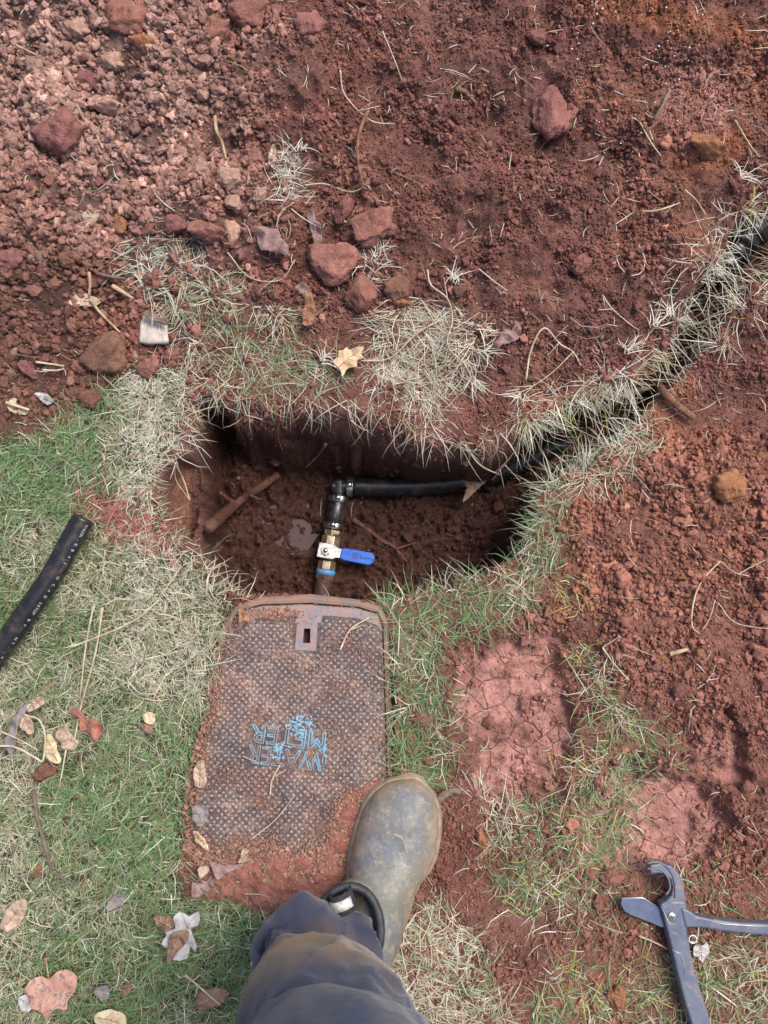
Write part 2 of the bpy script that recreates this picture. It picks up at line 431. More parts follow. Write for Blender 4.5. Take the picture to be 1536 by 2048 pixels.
def scatter(name, pts, size, col, label):
    n = len(pts)
    me = bpy.data.meshes.new(name); me.vertices.add(n); me.vertices.foreach_set('co', pts.astype(np.float32).ravel())
    a = me.attributes.new('rot', 'FLOAT_VECTOR', 'POINT'); a.data.foreach_set('vector', (rng.random((n, 3))*6.28).astype(np.float32).ravel())
    s = size[:, None]*rng.uniform(.7, 1.3, (n, 3))
    a = me.attributes.new('scl', 'FLOAT_VECTOR', 'POINT'); a.data.foreach_set('vector', s.astype(np.float32).ravel())
    a = me.attributes.new('idx', 'INT', 'POINT'); a.data.foreach_set('value', rng.integers(0, 7, n).astype(np.int32))
    a = me.attributes.new('col', 'FLOAT_COLOR', 'POINT'); a.data.foreach_set('color', np.concatenate([col, np.ones((n, 1))], 1).astype(np.float32).ravel())
    me.materials.append(M_CRUMB)
    o = bpy.data.objects.new(name, me); COL.objects.link(o)
    md = o.modifiers.new('scatter', 'NODES'); md.node_group = NG
    tag(o, label, 'soil', kind='stuff')
    return o
def gfac(u, v):
    """how much of the ground is covered by turf"""
    g = np.zeros(np.shape(u))
    for p, wgt in ((LAWN_L, 1), (TUFT_C, .8), (TUFT_M, .85), (FRINGE, .6), (STRIP, .75), (MIDR, .4), (BOOT_G, .7), (BOTR, .35)):
        g = np.maximum(g, wgt*sstep(-8, 14, sdf(p, u, v)))
    return g
def crumbs():
    n = 300000
    x = rng.uniform(-.80, .80, n); y = rng.uniform(-.62, 1.16, n); z = Hs(x, y)
    u, v = proj(x, y, z)
    g = gfac(u, v); pit = z < -.06
    f = footmask(u, v, x, y)
    lid = sdf(LIDP, u, v) > -4
    coarse = sstep(720, 250, u)*sstep(880, 560, v)
    n1 = fbm(x, y, .09, 3, 200)
    dens = (1-g)*(1-.88*f)*(1-.75*pit)*(1-.45*coarse)*np.clip(.75+n1*1.3, .15, 1)*(~lid)
    keep = (rng.random(n) < dens) & ((ell(u, v, 590, 1045, 85, 60) > 1) | (rng.random(n) < .35))
    x, y, z, u, v, coarse, pit, n1 = (q[keep] for q in (x, y, z, u, v, coarse, pit, n1))
    n = len(x)
    mid = sstep(1100, 1250, u)*sstep(820, 900, v)*(1-sstep(1300, 1450, v))
    s = (.0017+.0019*coarse+.0011*mid)*np.exp(rng.normal(0, .42, n))*(1+.5*np.clip(n1*2, -.5, 1))
    big = rng.random(n) < .02+.11*coarse
    s = np.where(big, s*rng.uniform(1.6, 2.6, n), s)
    s = np.clip(s, .0008, .0105)
    c = soil_col(x, y, z)[0]*rng.uniform(.72, 1.3, (n, 1))
    light = rng.random(n) < .10*coarse+.03
    c = np.where(light[:, None], c*1.35+np.array([.06, .058, .046]), c)
    scatter('soil_crumbs', np.stack([x, y, z+s*.35], 1), s, np.clip(c, .01, .8), 'loose reddish brown crumbs of dug clay over the bare ground')
    print('crumbs', n)
crumbs()

# ------------------------------------------------------------------ grass blades
def blades(name, pts, az, length, width, elev, curl, col, label, hang=None, kind='stuff', cat='grass', twist=None, mat=None, parent=None):
    n = len(pts); S = 4
    Pn = np.zeros((n, S, 3)); Pn[:, 0] = pts
    twist = rng.normal(0, .9, n) if twist is None else twist
    cur = pts.copy()
    for k in range(1, S):
        s = k/(S-1); e = elev-curl*s; a = az+twist*s
        d = np.stack([np.cos(e)*np.cos(a), np.cos(e)*np.sin(a), np.sin(e)], 1)
        cur = cur+d*(length/(S-1))[:, None]
        lo = pts[:, 2]+.0015 if hang is None else pts[:, 2]+.0015-hang
        cur[:, 2] = np.maximum(cur[:, 2], lo)
        Pn[:, k] = cur
    side = np.stack([-np.sin(az+twist*.5), np.cos(az+twist*.5), rng.normal(0, .35, n)], 1)
    side /= np.linalg.norm(side, axis=1)[:, None]
    ws = [.8, 1, .75]
    V = np.zeros((n, 7, 3))
    for k in range(3):
        V[:, 2*k] = Pn[:, k]-side*(width*ws[k]/2)[:, None]; V[:, 2*k+1] = Pn[:, k]+side*(width*ws[k]/2)[:, None]
    V[:, 6] = Pn[:, 3]
    b = (np.arange(n)*7)[:, None]
    q = np.concatenate([b+np.array([0, 1, 3, 2]), b+np.array([2, 3, 5, 4])], 0)
    t = b+np.array([4, 5, 6])
    tris = np.concatenate([q[:, [0, 1, 2]], q[:, [0, 2, 3]], t], 0)
    o = mesh_obj(name, V.reshape(-1, 3), tris, mat or M_GRASS, parent, smooth=False, kind=kind)
    ca = o.data.color_attributes.new('Col', 'FLOAT_COLOR', 'POINT')
    cc = np.repeat(np.concatenate([col, np.ones((n, 1))], 1)[:, None], 7, 1)
    ca.data.foreach_set('color', cc.astype(np.float32).ravel())
    if label: tag(o, label, cat)
    return o
GREEN = np.array([.185, .30, .125]); DGREEN = np.array([.06, .14, .045]); STRAW = np.array([.58, .53, .39]); PALE = np.array([.68, .66, .56]); TAN = np.array([.36, .26, .15]); YEL = np.array([.42, .42, .12])
def grass_patch(label, poly, dens, green, length=.028, width=.0011, edge=14, hangk=0., yel=0., elev=(.25, 1.0), clump=.35):
    p = np.array(poly, float)
    u0, v0 = p.min(0); u1, v1 = p.max(0)
    u0, v0, u1, v1 = max(u0, -180)-20, max(v0, -60)-20, min(u1, 1720)+20, min(v1, 2230)+20
    xs, ys = unproj(np.array([u0, u1, u0, u1]), np.array([v0, v0, v1, v1]), 0)
    area = (xs.max()-xs.min())*(ys.max()-ys.min())
    n = int(area*dens)
    x = rng.uniform(xs.min(), xs.max(), n); y = rng.uniform(ys.min(), ys.max(), n); z = Hs(x, y); u, v = proj(x, y, z)
    sdv = sdf(poly, u, v)+fbm(x, y, .03, 2, 300)*26
    lid = sdf(LIDP, u, v)
    cl = fbm(x, y, .022, 3, 310)
    keep = (rng.random(n) < sstep(-edge, edge, sdv)*np.clip(1-clump+cl*2.2*clump+.2, .08, 1)) & (z > -.05) & (lid < 10)
    x, y, z, u, v = (q[keep] for q in (x, y, z, u, v)); n = len(x)
    gn = fbm(x, y, .10, 3, 320)*.9+rng.normal(0, .33, n)
    gv = green(u, v) if callable(green) else np.full(n, green)
    t = gv+gn*.55
    col = np.where((t > .62)[:, None], GREEN, np.where((t > .42)[:, None], GREEN*.5+STRAW*.35, np.where((t > .06)[:, None], STRAW, PALE)))
    col = np.where((rng.random(n) < .13)[:, None], DGREEN, col) if not callable(green) and green > .5 or callable(green) else col
    col = np.where((rng.random(n) < .10)[:, None], TAN, col)
    col = np.where((rng.random(n) < .07)[:, None], PALE, col)
    col = np.where((rng.random(n) < yel)[:, None], YEL, col)
    red = (ell(u, v, 245, 1040, 100, 38, .55) < 1+.25*rng.normal(0, 1, n)) & (rng.random(n) < .7)
    col = np.where(red[:, None], np.array([.50, .16, .15]), col)
    col = col*rng.uniform(.65, 1.25, (n, 1))
    # dusty red soil stain near open soil
    L = length*np.exp(rng.normal(0, .38, n)); L = np.clip(L, .008, .085)
    e = rng.uniform(elev[0], elev[1], n); cu = rng.uniform(.2, 1.7, n)
    az = rng.uniform(0, 6.283, n)+fbm(x, y, .05, 2, 330)*2
    # blades on the brink lean out over the hole
    dp = sdf(PIT, u, v); near = np.clip(1+dp/40, 0, 1)
    if hangk > 0:
        e_ = 4; gxp = sdf(PIT, u+e_, v)-sdf(PIT, u-e_, v); gyp = -(sdf(PIT, u, v+e_)-sdf(PIT, u, v-e_))
        outaz = np.arctan2(gyp, gxp)
        sel = rng.random(n) < near*hangk
        az = np.where(sel, outaz+rng.normal(0, 1.0, n), az); L = np.where(sel, L*1.25, L); cu = np.where(sel, rng.uniform(.8, 2.2, n), cu)
    wd = width*rng.uniform(.5, 1.25, n)
    o = blades('grass', np.stack([x, y, z-.001], 1), az, L, wd, e, cu, np.clip(col, .01, .85), label, hang=near*.05)
    print(label[:40], n)
    return o
def lawn_green(u, v):
    g = .56+.25*sstep(1150, 950, v)*sstep(350, 60, u)-.44*sstep(120, 330, u)*sstep(1250, 1060, v)
    g = g-.35*sstep(160, 300, u)*sstep(1420, 1300, v)*sstep(1100, 1200, v)+.22*sstep(1420, 1560, v)*sstep(60, 160, u)-.15*sstep(110, 30, u)*sstep(1300, 1400, v)
    g = g-.3*np.clip(1-ell(u, v, 160, 1790, 160, 120), 0, 1)
    return g
grass_patch('pale green lawn filling the left side beside the meter box and the cut black pipe', LAWN_L, 180000, lawn_green, .028, .0011, hangk=.6, clump=.5, elev=(.05, .9))
grass_patch('bleached straw coloured turf on the soil just above the pit', TUFT_C, 120000, lambda u, v: .02+.45*sstep(330, 480, u)*sstep(560, 640, v), .040, .0010, hangk=.45, clump=.75, elev=(.0, .65))
grass_patch('bleached dead turf hanging over the middle of the pit edge', TUFT_M, 130000, .08, .044, .0010, hangk=.6, clump=.6, elev=(.0, .6))
grass_patch('dry pale grass overhanging the black water pipe', FRINGE, 120000, .15, .042, .0011, hangk=.6, yel=.05, elev=(.0, .7))
grass_patch('thin dry grass across the dark trench at the right edge', TRENCH_G, 42000, .12, .050, .0011, hangk=.35, yel=.06, elev=(-.1, .6))
grass_patch('green and straw grass strip between the meter box lid and the pit edge', STRIP, 95000, lambda u, v: .5+.2*sstep(1150, 1250, v)-.3*sstep(1100, 900, v), .034, .0012, hangk=.9, clump=.55)
grass_patch('sparse green grass between the two trodden footprints', MIDR, 105000, .58, .027, .0012, yel=.07, edge=26, clump=.6)
grass_patch('pale straw grass beside the heel of the boot', BOOT_G, 95000, .25, .038, .0011, elev=(.0, .7))
grass_patch('thin green grass over red clay below the pipe cutter', BOTR, 85000, .56, .028, .0012, yel=.10, edge=30, clump=.75)
grass_patch('short sparse grass around the jaws of the pipe cutter', CUTG, 42000, .6, .024, .0013, edge=25, yel=.05, clump=1.)
grass_patch('white dead grass tuft standing in the soil above the curled leaf', [(556,290),(590,285),(600,340),(590,410),(555,415),(552,350)], 110000, -.3, .026, .0011, edge=8)
grass_patch('yellow grass tuft on the soil right of the pit', [(1125,1170),(1165,1150),(1190,1180),(1180,1215),(1135,1215)], 80000, .4, .026, .0011, edge=12, yel=.6)
grass_patch('white dead grass wedged between the clay lumps', [(735,490),(760,480),(770,540),(745,570),(732,540)], 110000, -.2, .028, .0011, edge=8)
grass_patch('white straw clump on the clay above the boot toe', [(960,1560),(1000,1600),(1050,1650),(1020,1690),(980,1640),(950,1600)], 50000, -.1, .03, .0011, edge=10)

# loose straw and dead stalks lying on bare soil
def litter():
    n = 15000
    x = rng.uniform(-.72, .72, n); y = rng.uniform(-.58, 1.12, n); z = Hs(x, y); u, v = proj(x, y, z)
    cl = fbm(x, y, .08, 3, 400)
    keep = (gfac(u, v) < .4) & (rng.random(n) < np.clip(.10+cl*1.2+.25*sstep(.0, 1, gfac(u, v)), .03, 1)) & ((z > -.05) | (rng.random(n) < .05))
    x, y, z = x[keep], y[keep], z[keep]; n = len(x)
    L = np.clip(.020*np.exp(rng.normal(0, .5, n)), .006, .07)
    col = np.where((rng.random(n) < .4)[:, None], STRAW, np.where((rng.random(n) < .4)[:, None], PALE, TAN))*rng.uniform(.6, 1.1, (n, 1))
    blades('dry_straw', np.stack([x, y, z+.003], 1), rng.uniform(0, 6.28, n), L, .0011*rng.uniform(.6, 1.4, n), rng.uniform(0, .35, n), rng.uniform(-.1, .6, n),
           col, 'scattered dry straw pieces lying over the dug red soil', cat='straw')
litter()

# ------------------------------------------------------------------ tubes
def smooth_path(pts, n):
    p = np.array([tuple(q) for q in pts], float)
    if len(p) == 2: return p[0]+(p[1]-p[0])*np.linspace(0, 1, n)[:, None]
    e = np.concatenate([[2*p[0]-p[1]], p, [2*p[-1]-p[-2]]]); out = []
    m = len(p)-1
    for t in np.linspace(0, m-1e-6, n):
        i = int(t); f = t-i; a, b, c, d = e[i:i+4]
        out.append(.5*((2*b)+(-a+c)*f+(2*a-5*b+4*c-d)*f*f+(-a+3*b-3*c+d)*f**3))
    return np.array(out)
def tube_vf(path, rad, n=10, jit=0, hollow=None):
    path = np.asarray(path, float); m = len(path); rad = np.broadcast_to(rad, (m,))
    T = np.gradient(path, axis=0); T /= np.linalg.norm(T, axis=1)[:, None]+1e-12
    up = np.array([0, 0, 1.]) if abs(T[0][2]) < .9 else np.array([0, 1., 0])
    V = []; fr = []
    for k in range(m):
        s = np.cross(T[k], up); s /= np.linalg.norm(s)+1e-9; q = np.cross(s, T[k]); fr.append((s, q))
        a = np.linspace(0, 2*np.pi, n, endpoint=False)
        r = rad[k]*(1+jit*rng.normal(0, 1, n))
        V.append(path[k]+np.cos(a)[:, None]*s*r[:, None]+np.sin(a)[:, None]*q*r[:, None])
        up = q
    V = np.concatenate(V); Fc = []
    for k in range(m-1):
        for j in range(n): Fc.append((k*n+j, k*n+(j+1) % n, (k+1)*n+(j+1) % n, (k+1)*n+j))
    Fc.append(tuple(range(n-1, -1, -1))); Fc.append(tuple((m-1)*n+j for j in range(n)))
    return V, Fc, fr
def join(parts):
    V = []; Fc = []; o = 0
    for v, f in parts:
        V.append(np.asarray(v)); Fc += [tuple(i+o for i in q) for q in f]; o += len(v)
    return np.concatenate(V), Fc
def tube(name, pts, rad, mat, parent=None, n=10, seg=None, jit=0):
    p = smooth_path(pts, seg or max(2, len(pts)*5)); 
    if not np.isscalar(rad): rad = np.interp(np.linspace(0, 1, len(p)), np.linspace(0, 1, len(rad)), rad)
    V, Fc, _ = tube_vf(p, rad, n, jit)
    return mesh_obj(name, V, Fc, mat, parent)
def local(o, par):
    """shift a world-built mesh into the frame of the Empty (or mesh) that parents it"""
    o.parent = par
    base = Vector((0, 0, 0)); q = par
    while q is not None: base += Vector(q.location); q = q.parent
    o.data.transform(Matrix.Translation(-base)); return o
def lathe_vf(axis_pts, rads, n=24):
    p = np.array([tuple(q) for q in axis_pts], float)
    T = p[-1]-p[0]; T /= np.linalg.norm(T); up = np.array([0, 0, 1.]) if abs(T[2]) < .9 else np.array([0, 1., 0])
    s = np.cross(T, up); s /= np.linalg.norm(s); q = np.cross(s, T); V = []
    a = np.linspace(0, 2*np.pi, n, endpoint=False)+math.pi/n
    for c, r in zip(p, rads): V.append(c+np.cos(a)[:, None]*s*r+np.sin(a)[:, None]*q*r)
    V = np.concatenate(V); m = len(rads); Fc = []
    for k in range(m-1):
        for j in range(n): Fc.append((k*n+j, k*n+(j+1) % n, (k+1)*n+(j+1) % n, (k+1)*n+j))
    Fc.append(tuple(range(n-1, -1, -1))); Fc.append(tuple((m-1)*n+j for j in range(n)))
    return V, Fc
def bevel(o, wd, seg=2, ang=35):
    m = o.modifiers.new('bevel', 'BEVEL'); m.width = wd; m.segments = seg; m.limit_method = 'ANGLE'; m.angle_limit = R(ang); return o
def flatshade(o): o.data.polygons.foreach_set('use_smooth', np.zeros(len(o.data.polygons), bool)); return o

# ------------------------------------------------------------------ glyph helper
_fonts = {}
def glyph(txt, size, outline=None, depth=0, res=2):
    cu = bpy.data.curves.new('text', 'FONT'); cu.body = txt; cu.size = size; cu.align_x = 'CENTER'; cu.align_y = 'CENTER'; cu.resolution_u = res
    if outline: cu.fill_mode = 'NONE'; cu.bevel_depth = outline; cu.bevel_resolution = 1
    else: cu.extrude = depth
    o = bpy.data.objects.new('text', cu); COL.objects.link(o)
    dg = bpy.context.evaluated_depsgraph_get(); dg.update()
    me = bpy.data.meshes.new_from_object(o.evaluated_get(dg))
    v = np.array([tuple(q.co) for q in me.vertices]).reshape(-1, 3); f = [tuple(p.vertices) for p in me.polygons]
    COL.objects.unlink(o); bpy.data.objects.remove(o); bpy.data.curves.remove(cu); bpy.data.meshes.remove(me)
    return v, f
def print_on_tube(name, path, r, ang, items, mat, parent):
    """items: (arc fraction, text, size); glyphs wrapped flat on the tube side at angle ang from the frame side vector"""
    V, Fc, fr = tube_vf(path, r, 4); m = len(path); parts = []
    cache = {}
    for t, s, size in items:
        k = min(int(t*(m-1)), m-2); f = t*(m-1)-k
        c = path[k]*(1-f)+path[k+1]*f; sd, up = fr[k]
        T = path[k+1]-path[k]; T /= np.linalg.norm(T)
        nrm = math.cos(ang)*sd+math.sin(ang)*up; side = np.cross(nrm, T)
        key = (s, size)
        if key not in cache: cache[key] = glyph(s, size)
        gv, gf = cache[key]
        if len(gv) == 0: continue
        P3 = c+nrm*(r+.0002)+gv[:, :1]*T+gv[:, 1:2]*side - nrm*(gv[:, 1:2]**2/(2*r))
        parts.append((P3, gf))
    if parts:
        v, f = join(parts); return mesh_obj(name, v, f, mat, parent, smooth=False)

# ------------------------------------------------------------------ materials for made things
M_PIPE, nt, b = newmat('black_polyethylene'); co = objco(nt)
nt.links.new(mix_(nt, ramp_(nt, noise_(nt, co, 60, 6, .65), [(.50, 0), (.72, 1)]), (.012, .013, .016), (.085, .052, .04)), b.inputs['Base Color'])
nt.links.new(ramp_(nt, noise_(nt, co, 45, 5, .6), [(.3, .20), (.7, .42)]), b.inputs['Roughness'])
nt.links.new(bump_(nt, noise_(nt, co, 120, 4), .15, .001), b.inputs['Normal'])
M_PRINT, nt, b = newmat('white_print'); b.inputs['Base Color'].default_value = (.46, .48, .50, 1); b.inputs['Roughness'].default_value = .6
M_PRINTD, nt, b = newmat('faded_print'); b.inputs['Base Color'].default_value = (.16, .16, .17, 1); b.inputs['Roughness'].default_value = .6
M_STEEL = varmat('clamp_steel', (.62, .63, .60), (.38, .34, .30), 70, .32, .2, metal=1)
M_BRASS = varmat('brass', (.60, .53, .38), (.33, .27, .18), 60, .36, .15, metal=.85)
M_TAPE = varmat('blue_tape', (.06, .28, .62), (.10, .20, .36), 90, .5, .2)
M_LEVER = varmat('blue_vinyl', (.012, .125, .56), (.01, .09, .46), 50, .45, .2, c3=(.14, .07, .05), s3=120, lo3=.60, hi3=.70)
M_INK, nt, b = newmat('dark_ink'); b.inputs['Base Color'].default_value = (.004, .008, .04, 1); b.inputs['Roughness'].default_value = .6
M_MUDPIPE = varmat('muddy_pipe', (.10, .045, .03), (.055, .035, .028), 60, .55, .8, bdist=.003)
M_ROOT = varmat('root_bark', (.26, .13, .075), (.13, .055, .035), 60, .85, .8, bdist=.003, c3=(.34, .20, .12))
M_WETROOT = varmat('wet_root_bark', (.13, .054, .034), (.08, .034, .022), 60, .6, .9, bdist=.004, c3=(.30, .16, .08), lo3=.6, hi3=.7)
M_TWIG = varmat('pale_twig', (.50, .36, .22), (.30, .18, .11), 70, .85, .5)
M_DTWIG = varmat('dark_twig', (.12, .08, .06), (.22, .16, .12), 70, .85, .5)
M_STRAW = varmat('straw_stalk', (.60, .52, .38), (.40, .31, .2), 40, .7, .3)

# ------------------------------------------------------------------ water line in the pit
ZP = -.205
def water_line():
    root = empty('water_line', P(676, 985, ZP))
    A = P(672, 984, ZP+.012)                   # elbow corner
    pipe_px = [(706, 973, ZP+.012), (770, 974, ZP+.012), (850, 971, ZP+.013), (930, 962, ZP+.018), (1010, 940, ZP+.03), (1090, 905, ZP+.05), (1170, 868, ZP+.06), (1260, 800, ZP+.04), (1350, 700, ZP+.035)]
    path = smooth_path([P(*q) for q in pipe_px], 70); r = .0165
    v, f, fr = tube_vf(path, r, 24)
    pipe = local(mesh_obj('pipe', v, f, M_PIPE), root)
    items = []
    rr = random.Random(3)
    t = .04
    for wd in ('WATER', 'SERVICE', 'WATER', 'TUBING', 'WATER'):
        for ch in wd: items.append((t, ch, .0055)); t += .0075
        t += .03
    t = .50
    for k in range(26):
        items.append((t, rr.choice('.-oI'), .005)); t += .0105
    pr = print_on_tube('printed_text', path, r, math.pi+.75 if fr[0][0][1] > 0 else -.75+0, items, M_PRINTD, None)
    if pr: local(pr, pipe)
    # elbow
    B = P(705, 973, ZP+.012); Cc = P(677, 1000, ZP+.01)
    corner = P(677, 973, ZP+.013)
    parts = [lathe_vf([corner+(B-corner)*t for t in (-.45, -.44, .3, .31, 1.3)], [.0115, .0125, .0125, .0115, .0115], 20),
             lathe_vf([corner+(Cc-corner)*t for t in (-.42, -.41, .5, .51, 1.6)], [.0125, .0135, .0135, .0115, .0115], 20)]
    v, f = join(parts); local(bevel(mesh_obj('elbow', v, f, M_PIPE, smooth=False), .0008), root)
    # clamps
    def clamp(c, d, r, w_):
        d = (d/np.linalg.norm(d)) if not isinstance(d, Vector) else np.array(d.normalized())
        c = np.array(c); n = 28
        v, f = lathe_vf([c-d*w_/2, c-d*w_/2, c-d*(w_/2-.0008), c+d*(w_/2-.0008), c+d*w_/2, c+d*w_/2], [r-.0012, r, r+.0004, r+.0004, r, r-.0012], n)
        o = local(bevel(mesh_obj('hose_clamp', v, f, M_STEEL, smooth=True), .0002), root)
        # crimped ear on top
        up = np.array([0, 0, 1.]); s = np.cross(d, up); s /= np.linalg.norm(s)
        m_ = []
        for q in np.linspace(-.0045, .0045, 8):
            m_.append(c+s*q+up*(r+.0032*math.cos(q/.0045*1.2)))
        pv = []
        for q in m_: pv += [q-d*w_*.42, q+d*w_*.42]
        pf = [(2*i, 2*i+1, 2*i+3, 2*i+2) for i in range(7)]
        e = mesh_obj('clamp_ear', pv, pf, M_STEEL); sm = e.modifiers.new('s', 'SOLIDIFY'); sm.thickness = .0012
        local(e, o)
        k, kf = glyph('U', .008, outline=.00035)
        kv = c+up*(r+.0036)+k[:, :1]*s+k[:, 1:2]*(-d)*.9+k[:, 2:]*up
        local(mesh_obj('stamped_mark', kv, kf, M_DARKM), o)
    v0 = path[0]; clamp(P(700, 973, ZP+.012), Vector(path[3])-Vector(path[0]), .0182, .011)
    q1, q2 = P(677, 998, ZP+.01), P(667, 1052, ZP+.006)
    ax = (q2-q1).normalized()
    v, f = lathe_vf([q1-ax*.004, q1-ax*.003, q2+ax*.006, q2+ax*.007], [.0145, .0158, .0158, .0145], 28)
    nip = local(mesh_obj('pipe_nipple', v, f, M_PIPE), root)
    pth = np.array([np.array(q1+(q2-q1)*t) for t in np.linspace(0, 1, 10)])
    pr = print_on_tube('printed_text', pth, .0158, math.pi/2, [(.2, 'A', .006), (.36, 'G', .006), (.47, 'O', .006), (.58, 'I', .006), (.66, 'C', .006), (.85, '-', .006)], M_PRINTD, None)
    local(pr, nip)
    clamp(q1, ax, .0172, .0105); clamp(q2, ax, .0172, .0105)
    # brass valve
    a0 = q2+ax*.007; e0 = P(652, 1142, ZP+.001); L_ = (e0-a0).length
    def at(t): return a0+(e0-a0)*t
    v, f = lathe_vf([at(-.03), at(.0), at(.01), at(.10), at(.11), at(.14)], [.012, .0145, .0155, .0155, .0145, .0125], 6); parts = [(v, f)]
    v, f = lathe_vf([at(.14), at(.16), at(.40), at(.43)], [.013, .0172, .0172, .014], 8); parts.append((v, f))
    v, f = lathe_vf([at(.40), at(.46), at(.52), at(.62), at(.68), at(.74)], [.014, .0188, .0195, .0195, .018, .013], 24); parts.append((v, f))
    v, f = lathe_vf([at(.74), at(.76), at(.96), at(.98)], [.013, .0168, .0168, .0145], 8); parts.append((v, f))
    v, f = join(parts); body = local(bevel(mesh_obj('valve_body', v, f, M_BRASS, smooth=False), .0006), root)
    v, f = lathe_vf([at(.97), at(1.0), at(1.06), at(1.10)], [.0160, .0172, .0168, .0150], 24)
    local(mesh_obj('sealing_tape', v, f, M_TAPE), root)
    end = P(640, 1205, ZP-.012)
    v, f, _ = tube_vf(smooth_path([at(1.05), at(1.25), end, end+(end-at(1.25))*1.2], 14), .0150, 20, jit=.035)
    local(mesh_obj('riser_pipe', v, f, M_MUDPIPE), root)
    v, f = lathe_vf([at(1.08), at(1.09), at(1.2), at(1.21)], [.0155, .0180, .0180, .0155], 6)
    local(bevel(mesh_obj('coupling_nut', v, f, M_MUDPIPE, smooth=False), .0008), root)
    # stem, nut and lever
    sc = at(.54)+Vector((-.004, 0, 0)); up = Vector((0, 0, 1))
    v, f = lathe_vf([sc, sc+up*.026], [.0075, .0072], 16); local(mesh_obj('valve_stem', v, f, M_BRASS), root)
    hz = sc+up*.0225
    hd = (P(752, 1121, hz.z)-P(655, 1103, hz.z)); hL = hd.length; hx = hd.normalized(); hy = up.cross(hx)
    def slab(name, out, z0, z1, mat, par, bw=.0008):
        n = len(out)
        vb = [hz+hx*a+hy*b_+up*z0 for a, b_ in out]; vt = [hz+hx*a+hy*b_+up*z1 for a, b_ in out]
        fc = [tuple(range(n-1, -1, -1)), tuple(range(n, 2*n))]+[(i, (i+1) % n, n+(i+1) % n, n+i) for i in range(n)]
        return bevel(local(mesh_obj(name, [tuple(q) for q in vb+vt], fc, mat, smooth=False), par), bw, 2)
    plate = slab('lever_plate', [(-.014, -.013), (.012, -.013), (.020, -.0085), (.030, -.008), (.030, .008), (.020, .0085), (.012, .013), (-.014, .013)], 0, .0022, M_STEEL, root)
    v, f = lathe_vf([hz+up*.002, hz+up*.0088], [.0082, .0080], 6); local(bevel(mesh_obj('stem_nut', v, f, M_STEEL, smooth=False), .0008), plate)
    v, f = lathe_vf([hz+up*.008, hz+up*.012], [.0044, .0040], 12); local(mesh_obj('stem_thread', v, f, M_STEEL), plate)
    rr_ = .0115; out = [(.026, -.0085), (.034, -.0108), (hL-.011, -.0112)]
    out += [(hL-.011+.0112*math.sin(a), -.0112*math.cos(a)) for a in np.linspace(.25, math.pi-.25, 8)]
    out += [(hL-.011, .0112), (.034, .0108), (.026, .0085)]
    lev = slab('lever_handle', out, -.0015, .0055, M_LEVER, root, .0018)
    # print on the lever: bar, round swirl logo, word, tiny block
    z1 = .0057
    def onlev(gv, cx, cy=0):
        return [tuple(hz+hx*(cx+p[0])+hy*(cy+p[1])+up*(z1+p[2])) for p in gv]
    parts = []
    gv, gf = glyph('Eastman', .0088); gv[:, 0] *= .98; parts.append((np.array(onlev(gv, .074)), gf))
    gv, gf = glyph('TM', .003); parts.append((np.array(onlev(gv, .0915, .0025)), gf))
    gv, gf = glyph('I', .008); parts.append((np.array(onlev(gv, .0385)), gf))
    ring = []; rf = []
    for k in range(24):
        a = k/24*2*math.pi
        ring += [(.0052*math.cos(a), .0052*math.sin(a), 0), (.0044*math.cos(a), .0044*math.sin(a), 0)]
        rf.append((2*k, 2*((k+1) % 24), 2*((k+1) % 24)+1, 2*k+1))
    parts.append((np.array(onlev(ring, .0515)), rf))
    gv, gf = glyph('S', .0085); parts.append((np.array(onlev(gv, .0515)), gf))
    v, f = join(parts); local(mesh_obj('lever_print', v, f, M_INK, smooth=False), lev)
    tag(root, 'black water pipe with elbow, brass ball valve and blue lever in the muddy pit', 'water pipe')
M_DARKM, nt, b = newmat('dark_stamp'); b.inputs['Base Color'].default_value = (.03, .03, .03, 1); b.inputs['Roughness'].default_value = .6
water_line()

# ------------------------------------------------------------------ cut length of pipe on the lawn
def lawn_pipe():
    pts = [(168, 1036), (140, 1085), (105, 1150), (60, 1215), (15, 1280), (-60, 1380), (-150, 1480)]
    zz = .030
    path = smooth_path([P(u, v, zz) for u, v in pts], 60); r = .0163
    root = empty('cut_pipe', P(100, 1150, 0))
    v, f, fr = tube_vf(path, r, 32); f = f[:-2]
    v2, f2, _ = tube_vf(path, r-.0032, 32); f2 = [tuple(reversed(q)) for q in f2[:-2]]
    n = len(v); rim = [(j, (j+1) % 32, n+(j+1) % 32, n+j) for j in range(32)]
    vv = np.concatenate([v, v2]); ff = f+[tuple(i+n for i in q) for q in f2]+[tuple(reversed(q)) for q in rim]
    o = local(mesh_obj('pipe', vv, ff, M_PIPE), root)
    chars = [(.035, 'V'), (.05, 'I'), (.065, 'E'), (.08, 'S'), (.093, 'T'), (.106, 'X'), (.14, '-'), (.165, 'B'), (.20, 'B'), (.235, '4'), (.27, 'J'), (.285, '.'), (.30, '.'), (.315, '.'), (.34, 'O'), (.375, 'C'), (.405, 'o'), (.435, 'D'),
             (.468, 'S'), (.482, 'E'), (.495, 'T'), (.508, 'U'), (.522, 'P'), (.56, 'B'), (.59, 'o'), (.61, '.')]
    items = [(t*.97, c, .0062) for t, c in chars]+[(.64+.018*k, c, .006) for k, c in enumerate('NT..o: :.,o .LO')]
    nrm_side = fr[10][0]
    ang = math.radians(38) if nrm_side[0] > 0 else math.pi-math.radians(38)
    pr = print_on_tube('printed_text', path, r, ang, items, M_PRINT, None)
    local(pr, o)
    tag(root, 'cut length of thick black pipe with white print lying on the lawn', 'pipe')
lawn_pipe()
